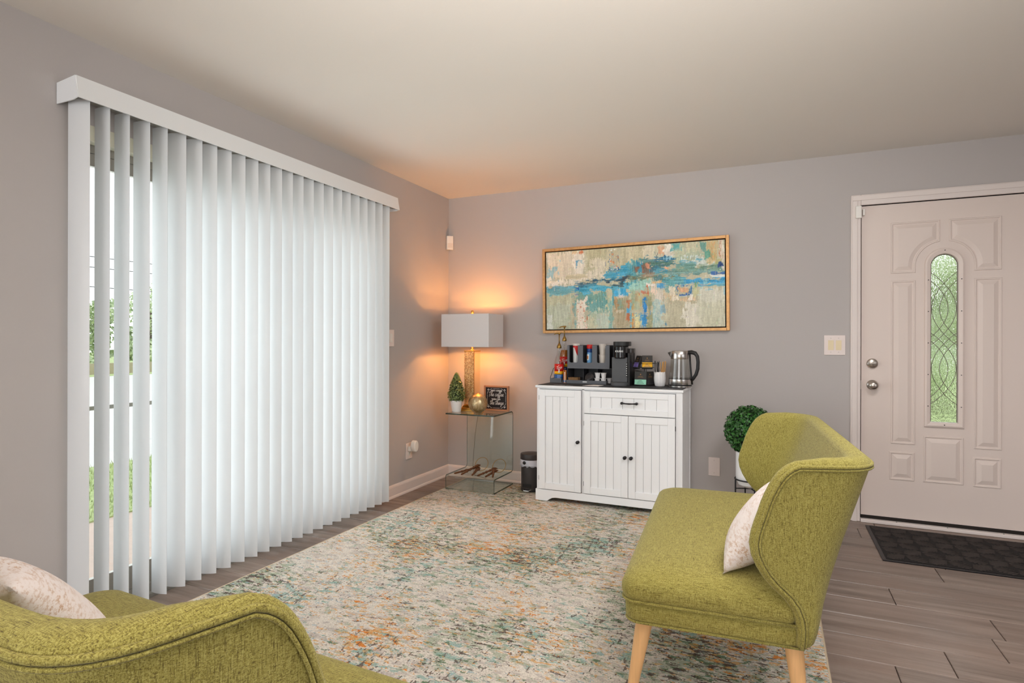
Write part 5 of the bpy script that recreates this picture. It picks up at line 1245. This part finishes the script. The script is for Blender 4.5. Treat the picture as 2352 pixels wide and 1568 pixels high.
for s in [
 (120,300,470,620,CR,.9,9), (200,330,520,600,(204,196,176),.8,8), (480,290,615,600,WH,.8,7), (620,240,880,520,(182,176,142),.95,8), (700,380,860,560,CR,.7,8), (880,230,1040,480,(196,186,156),.9,6), (1020,220,1420,430,(186,178,146),.95,8), (1120,220,1200,480,(204,194,164),.6,5), (1300,200,1420,400,(214,204,182),.7,5),
 (1640,180,1920,430,(170,182,156),.95,8), (1700,170,1900,300,(190,190,160),.7,6), (1780,150,1950,260,(196,190,160),.7,5), (1740,360,2110,470,(204,212,206),.9,9), (1980,160,2110,420,(198,176,128),.85,6),
 (120,470,240,640,(120,172,190),.75,12), (120,600,560,680,(222,214,198),.9,8), (420,520,900,600,CR,.8,8),
 (120,760,480,1185,(182,184,156),.95,8), (120,900,440,1180,(178,186,164),.9,8), (240,880,440,1060,(186,192,172),.7,8), (128,1010,190,1170,(206,210,204),.8,4),
 (480,740,890,900,(112,158,146),.95,10), (620,800,930,1040,(98,154,152),.9,14), (640,960,920,1170,(170,182,156),.9,12), (740,980,900,1170,(184,196,182),.8,7), (660,1040,720,1160,(208,200,170),.7,6),
 (930,800,1150,1165,(170,158,128),.95,8), (950,820,1080,960,(146,150,118),.8,6), (1000,840,1060,940,(130,160,146),.7,4),
 (1100,600,1400,740,(146,196,184),.85,9), (1160,640,1330,720,(156,200,186),.8,7),
 (1400,640,1560,860,(204,196,178),.9,10), (1420,760,1560,900,(216,206,192),.85,9), (1390,850,1530,1160,(150,184,182),.9,8), (1430,860,1520,1150,(186,196,184),.8,8), (1530,800,1900,1160,(180,172,144),.95,12), (1560,880,1760,1150,(184,178,152),.8,8), (1740,880,1960,1150,(214,208,192),.95,9), (1880,690,2185,1150,(196,194,172),.85,9), (1930,700,2170,860,(206,204,188),.8,8), (1940,900,2140,1140,(190,188,164),.7,8),
 (120,680,520,720,DB,.55,4,-.02,18,1.5,'h'), (120,690,900,760,(96,166,182),.85,7,-.01,26,2,'h'), (480,655,1130,740,BL,.85,7,-.03,30,2,'h'), (860,480,1200,590,(58,150,182),.9,8,-.12,26,2,'h'), (930,455,1180,560,(60,156,190),.8,8,0,26,2,'h'), (1130,410,1250,640,(70,146,160),.85,7,0,30), (1180,390,1290,560,(84,148,154),.8,7), (1230,400,1310,530,(40,128,168),.7,4),
 (1280,360,1660,480,(70,116,120),.9,8,-.03,34,2,'h'), (1300,390,1640,430,(88,128,112),.8,5,0,24,2,'h'), (1200,470,2170,560,(92,140,140),.85,8,-.01,38,2,'h'), (1360,470,1560,530,(60,140,170),.7,5,0,30,2,'h'), (1640,400,1900,470,(70,148,170),.7,8,0,34,2,'h'), (1650,420,2170,500,(122,150,120),.55,7,0,30,2,'h'),
 (480,605,1140,655,(50,118,146),.8,6,-.09,40,1.5,'h'), (520,620,760,660,DK,.45,4,-.13,24,1.2,'h'), (700,600,880,635,(44,84,110),.7,5,.05,24,1.2,'h'), (1070,570,1140,604,(56,58,60),.9,3,0,10,1.2,'h'), (840,610,1080,632,(50,66,78),.75,3,-.06,20,1.2,'h'), (880,652,1060,684,(56,72,76),.8,4,-.04,20,1.2,'h'), (1180,575,1220,604,(80,70,62),.8,3), (380,540,620,585,(176,166,120),.5,5,-.04,20,2,'h'),
 (1140,560,1560,600,(122,130,98),.75,5,-.03,30,1.5,'h'), (1280,530,1420,575,(160,120,90),.7,4,0,24,1.5,'h'), (1500,560,1700,610,(96,104,76),.7,6,0,26,2,'h'), (1390,560,1490,625,(70,122,130),.8,5), (1530,580,1780,690,(84,156,170),.85,7,0,34,2,'h'), (1760,585,2175,660,(48,146,196),.92,6,.01,34,2,'h'), (1560,595,1640,690,(96,160,160),.6,5), (1960,545,2175,572,(222,222,214),.9,3,-.01,10,1.5,'h'), (2040,520,2175,545,(40,88,160),.85,3,0,20,1.2,'h'), (1880,650,2180,690,(92,170,196),.7,6,0,26,2,'h'), (1940,600,2000,650,(168,200,188),.5,5),
 (1420,330,1640,385,(36,104,142),.92,5,0,40,1.5,'h'), (1425,290,1470,390,(90,108,112),.8,5), (1460,225,1540,330,(206,160,124),.95,5), (1540,200,1620,330,(228,222,210),.95,5), (1560,290,1650,340,(206,198,182),.7,4), (1520,340,1600,370,(150,196,210),.7,4), (1620,190,1700,260,(86,160,162),.85,5), (1650,260,1690,420,(184,190,160),.7,5),
 (1930,190,1975,280,(92,148,140),.85,4), (1965,280,2030,370,(86,158,140),.85,5), (2030,180,2070,380,(206,148,88),.6,4), (2110,155,2150,380,(178,102,62),.85,5), (2120,150,2175,410,(220,212,198),.75,5), (2080,340,2130,420,(170,170,110),.7,4), (2108,412,2160,456,(28,56,116),.92,3), (2140,450,2180,490,(222,210,204),.8,3),
 (905,260,1010,500,(180,172,140),.6,6), (910,270,1015,490,(40,92,140),.95,4,0,40,1,'v',.42), (920,260,1000,480,(238,234,224),.9,3,0,20,1,'v',.36), (930,300,1010,460,(200,128,74),.9,3,0,20,1,'v',.27), (500,370,600,470,(120,160,176),.6,4,0,20,1,'v',.3), (500,395,520,450,(70,140,180),.8,2), (545,278,590,300,(200,112,70),.9,2), (460,275,510,300,(214,178,128),.7,3),
 (1200,460,1240,535,(136,84,62),.85,4), (1280,440,1310,530,(150,84,58),.8,3), (1300,420,1370,525,(112,92,78),.85,5), (1336,425,1385,478,(206,136,106),.92,3,.3), (1535,458,1585,488,(222,156,118),.92,2), (1380,460,1440,500,(60,96,110),.7,4),
 (485,690,530,722,(26,72,150),.95,2), (240,590,280,625,(90,130,150),.6,4,0,20,1,'v',.4), (120,640,400,665,WH,.7,4,0,14,1.5,'h'),
 (945,715,1110,800,(52,160,206),.96,4,0,20,1.2), (1000,715,1030,790,(150,200,214),.7,3), (1010,775,1070,812,(220,206,200),.85,3), (930,700,960,900,(74,150,168),.85,4), (880,715,925,960,(200,196,160),.9,4), (900,860,940,1165,(120,170,164),.8,4), (960,800,1000,960,(176,128,84),.7,4), (990,955,1080,975,CR,.6,3),
 (500,830,610,1165,(226,214,198),.97,6), (520,820,590,845,(196,150,118),.7,4), (470,880,495,1165,(90,160,170),.85,4), (440,900,480,1150,(196,150,110),.4,6), (610,960,640,1165,PK,.7,5), (510,880,630,1150,(188,104,62),.85,2,0,20,1,'v',.16), (620,1020,640,1080,(186,104,70),.8,2),
 (1150,740,1200,1160,(150,170,140),.8,5), (1160,890,1190,1160,(216,148,74),.95,4), (1180,1050,1215,1160,(206,112,50),.95,5), (1120,850,1150,1080,(178,110,74),.85,4), (1105,940,1145,1000,(70,160,206),.92,3), (1110,1000,1142,1070,(184,108,72),.92,3), (1145,880,1160,1150,(90,170,200),.85,2), (1210,740,1240,850,(206,130,80),.8,4), (1190,1000,1260,1160,(206,204,160),.9,6), (1190,990,1260,1130,(70,130,160),.8,3,0,30,1,'v',.25), (1180,740,1260,960,(160,180,150),.55,6),
 (1280,800,1345,1130,(36,126,196),.97,7), (1260,980,1340,1140,(60,144,196),.8,9), (1260,770,1400,800,(196,176,120),.85,4), (1250,780,1285,920,(190,176,120),.75,4), (1345,790,1390,1165,(150,150,112),.92,4), (1210,1090,1260,1160,(236,214,150),.8,4),
 (1330,650,1435,690,(232,222,214),.95,4), (1380,680,1430,780,(222,196,176),.9,5), (1330,680,1365,770,(192,112,76),.95,4), (1265,735,1340,765,(190,112,84),.9,4), (1445,645,1530,700,(66,150,200),.93,5), (1400,625,1500,645,(220,176,120),.85,3),
 (1545,680,1590,790,(120,156,150),.8,6), (1540,760,1680,830,(208,180,136),.8,7,.2), (1590,685,1655,790,(220,208,186),.9,5), (1655,655,1690,790,(40,84,140),.92,4), (1690,660,1850,690,(34,92,164),.92,4), (1680,690,1800,760,(206,160,122),.97,4), (1800,660,1835,780,(40,104,160),.85,4), (1685,770,1815,800,(32,84,154),.93,3), (1690,788,1820,800,(226,226,222),.85,2), (1700,800,1860,840,(206,172,134),.75,6), (1835,650,1890,800,(190,188,140),.75,5), (1855,640,1880,700,(90,140,100),.7,3), (1790,780,1830,835,(230,222,212),.8,4), (1615,790,1690,840,(226,216,200),.75,4),
 (1485,890,1530,1000,(86,150,190),.5,5), (1535,1080,1550,1130,(60,130,180),.7,2), (2165,700,2185,780,(120,176,196),.6,2),
]: stroke(*s)
for _ in range(420):   # dry-brush flecks
    x = rg.integers(0, NX-8); y = rg.integers(0, NY-4); w_ = int(rg.integers(2, 14)); h_ = int(rg.integers(1, 3))
    if rg.random() < .45: w_, h_ = h_, w_
    src = img[min(NY-1, max(0, y+int(rg.integers(-14, 15)))), min(NX-1, max(0, x+int(rg.integers(-16, 17))))]+rg.normal(0, 10, 3)
    img[y:y+h_, x:x+w_] = img[y:y+h_, x:x+w_]*.35+src*.65
img += (nz[(12,2)]*7+nz[(2,9)]*7+rg.random((NY, NX))*8-4)[..., None]
img = np.clip(img*1.04+12, 0, 255)/255; linimg = np.where(img <= .04045, img/12.92, ((img+.055)/1.055)**2.4)
xs_ = np.linspace(-wi, wi, NX); zs_ = np.linspace(hi_, -hi_, NY)
gx, gz = np.meshgrid(xs_, zs_); relief = (img.mean(2)-.6)*.0012
co3 = np.stack([gx, -.030-relief, gz], -1).reshape(-1, 3)
idx = np.arange(NX*NY).reshape(NY, NX); fcs = np.stack([idx[1:, :-1], idx[1:, 1:], idx[:-1, 1:], idx[:-1, :-1]], -1).reshape(-1, 4)
me = bpy.data.meshes.new('canvas'); me.vertices.add(len(co3)); me.vertices.foreach_set('co', co3.astype(np.float32).ravel())
me.loops.add(fcs.size); me.loops.foreach_set('vertex_index', fcs.astype(np.int32).ravel()); me.polygons.add(len(fcs)); me.polygons.foreach_set('loop_start', np.arange(0, fcs.size, 4, dtype=np.int32)); me.polygons.foreach_set('use_smooth', np.ones(len(fcs), bool)); me.update(calc_edges=True)
ca = me.color_attributes.new('paint', 'FLOAT_COLOR', 'POINT'); ca.data.foreach_set('color', np.concatenate([linimg.reshape(-1, 3), np.ones((NX*NY, 1))], 1).astype(np.float32).ravel())
m, nd, lk, bs = new_mat('oil_paint'); at = nd.new('ShaderNodeAttribute'); at.attribute_name = 'paint'
hs = nd.new('ShaderNodeHueSaturation'); hs.inputs['Saturation'].default_value = .98; lk.new(at.outputs['Color'], hs.inputs['Color']); lk.new(hs.outputs[0], bs.inputs['Base Color']); bs.inputs['Roughness'].default_value = .55; bs.inputs['Specular IOR Level'].default_value = .3
me.materials.append(m); cv = bpy.data.objects.new('canvas', me); C.objects.link(cv); cv.parent = pt
part('canvas_edge', B().box(-wi, wi, -.0295, -.006, -hi_, hi_), M['dark'], pt)

# ================================================================ OUTSIDE
GZ = -.10
patio = struct(B().box(-1.75, -.13, -8, 4, GZ-.1, GZ).build('floor_patio', M['patio']))
lawn = tag(B().box(-3.6, -1.75, -9, 2.15, GZ-.1, GZ+.012).build('lawn', M['grass']), 'strip of green lawn beyond the patio outside the sliding door', 'lawn', kind='stuff')
rng = random.Random(21); b = B()
for _ in range(9000):
    x = rng.uniform(-3.55, -1.72); y = rng.uniform(-3.2, 1.6); a = rng.random()*6.28; h_ = rng.uniform(.02, .06); w_ = .006
    dx, dy = math.cos(a)*w_, math.sin(a)*w_; l_ = rng.uniform(-.02, .02); m_ = rng.uniform(-.02, .02)
    b.add([(x-dx, y-dy, GZ+.01), (x+dx, y+dy, GZ+.01), (x+l_, y+m_, GZ+.01+h_)], [(0, 1, 2)])
part('grass_blade', b, leafmat('grass_blade', (140, 158, 104), (202, 212, 156)), lawn, recalc=False)['kind'] = 'stuff'
struct(B().box(-19, -3.6, -40, 60, GZ-.1, GZ).build('floor_street', M['road']))
struct(B().box(-60, -19, -60, 90, GZ-.1, GZ+.02).build('floor_far_lawn', M['grass']))
tag(B().box(-20.2, -20.0, -20, 40, GZ+.02, GZ+.42).build('low_wall', M['fencewood']), 'low tan wall across the street beyond the lawn', 'wall')
def tree(label, x, y, h_, w_, seed, zb=.6, nl=2600, size=.22, grp='trees outside', kind='tree'):
    o = thing(kind, label, 'tree', (x, y, GZ+.02), group=grp); r = random.Random(seed)
    b = B(); b.tube([(0,0,0),(0.05,0,h_*.3),(0,.05,h_*.6)], [.12*w_/2,.09*w_/2,.04*w_/2], 8); part('trunk', b, M['bark'], o)
    lumps = [(Vector((r.uniform(-.5,.5)*w_, r.uniform(-.5,.5)*w_, r.uniform(zb, h_*.78))), r.uniform(.28,.45)*w_*.6) for _ in range(16)]
    def fn(q):
        c, rad = q.choice(lumps); z = q.uniform(-1, 1); a = q.random()*6.28; s_ = math.sqrt(1-z*z); d = Vector((s_*math.cos(a), s_*math.sin(a), z)); return c+d*rad*q.uniform(.7, 1.05), d
    b = B(); leaves(b, nl, fn, size, r); part('foliage', b, M['treeleaf'], o, recalc=False)['kind'] = 'stuff'
for i, (x, y) in enumerate(((-24, 3.0), (-24.5, 8.2), (-24, 13.4), (-24.5, 18.6), (-24, -2.2))):
    tree(['leafy tree behind the low wall, farthest left through the blind', 'leafy tree behind the low wall, second from the left through the blind', 'leafy tree behind the low wall, third from the left through the blind', 'leafy tree behind the low wall, seen rightmost between the slats', 'leafy tree behind the low wall, left of all the others'][i], x, y, 4.3, 3.4, 30+i, zb=.35, nl=6500, size=.19)
for i, (z0, dz) in enumerate(((2.95, .1), (3.6, .1), (3.95, .15))):
    b = B(); b.tube([(-18, -15+t*5, z0+.5*((t-5)/5)**2*dz) for t in range(11)], .013, 5)
    tag(b.build('power_line', M['black']), ['lowest overhead cable across the street', 'middle overhead cable across the street', 'topmost overhead cable across the street'][i], 'cable')
# behind the entrance door
struct(B().box(-.0, 12, .125, 2.2, GZ-.1, GZ).build('floor_porch', M['patio']))
tag(B().box(-3.3, 16, 2.2, 40, GZ-.1, GZ+.01).build('front_lawn', M['grass']), 'front lawn seen through the leaded glass of the door', 'lawn', kind='stuff')
for i, (x, y, w_, h_) in enumerate(((2.6, 9.6, 2.1, 3.6), (5.4, 8.4, 2.0, 4.2), (8.4, 9.6, 2.1, 4.4))):
    tree(['shrubby tree beyond the front lawn, left in the door glass', 'shrubby tree beyond the front lawn, middle of the door glass', 'shrubby tree beyond the front lawn, right in the door glass'][i], x, y, h_, w_, 60+i, zb=.3, nl=4200, size=.19)
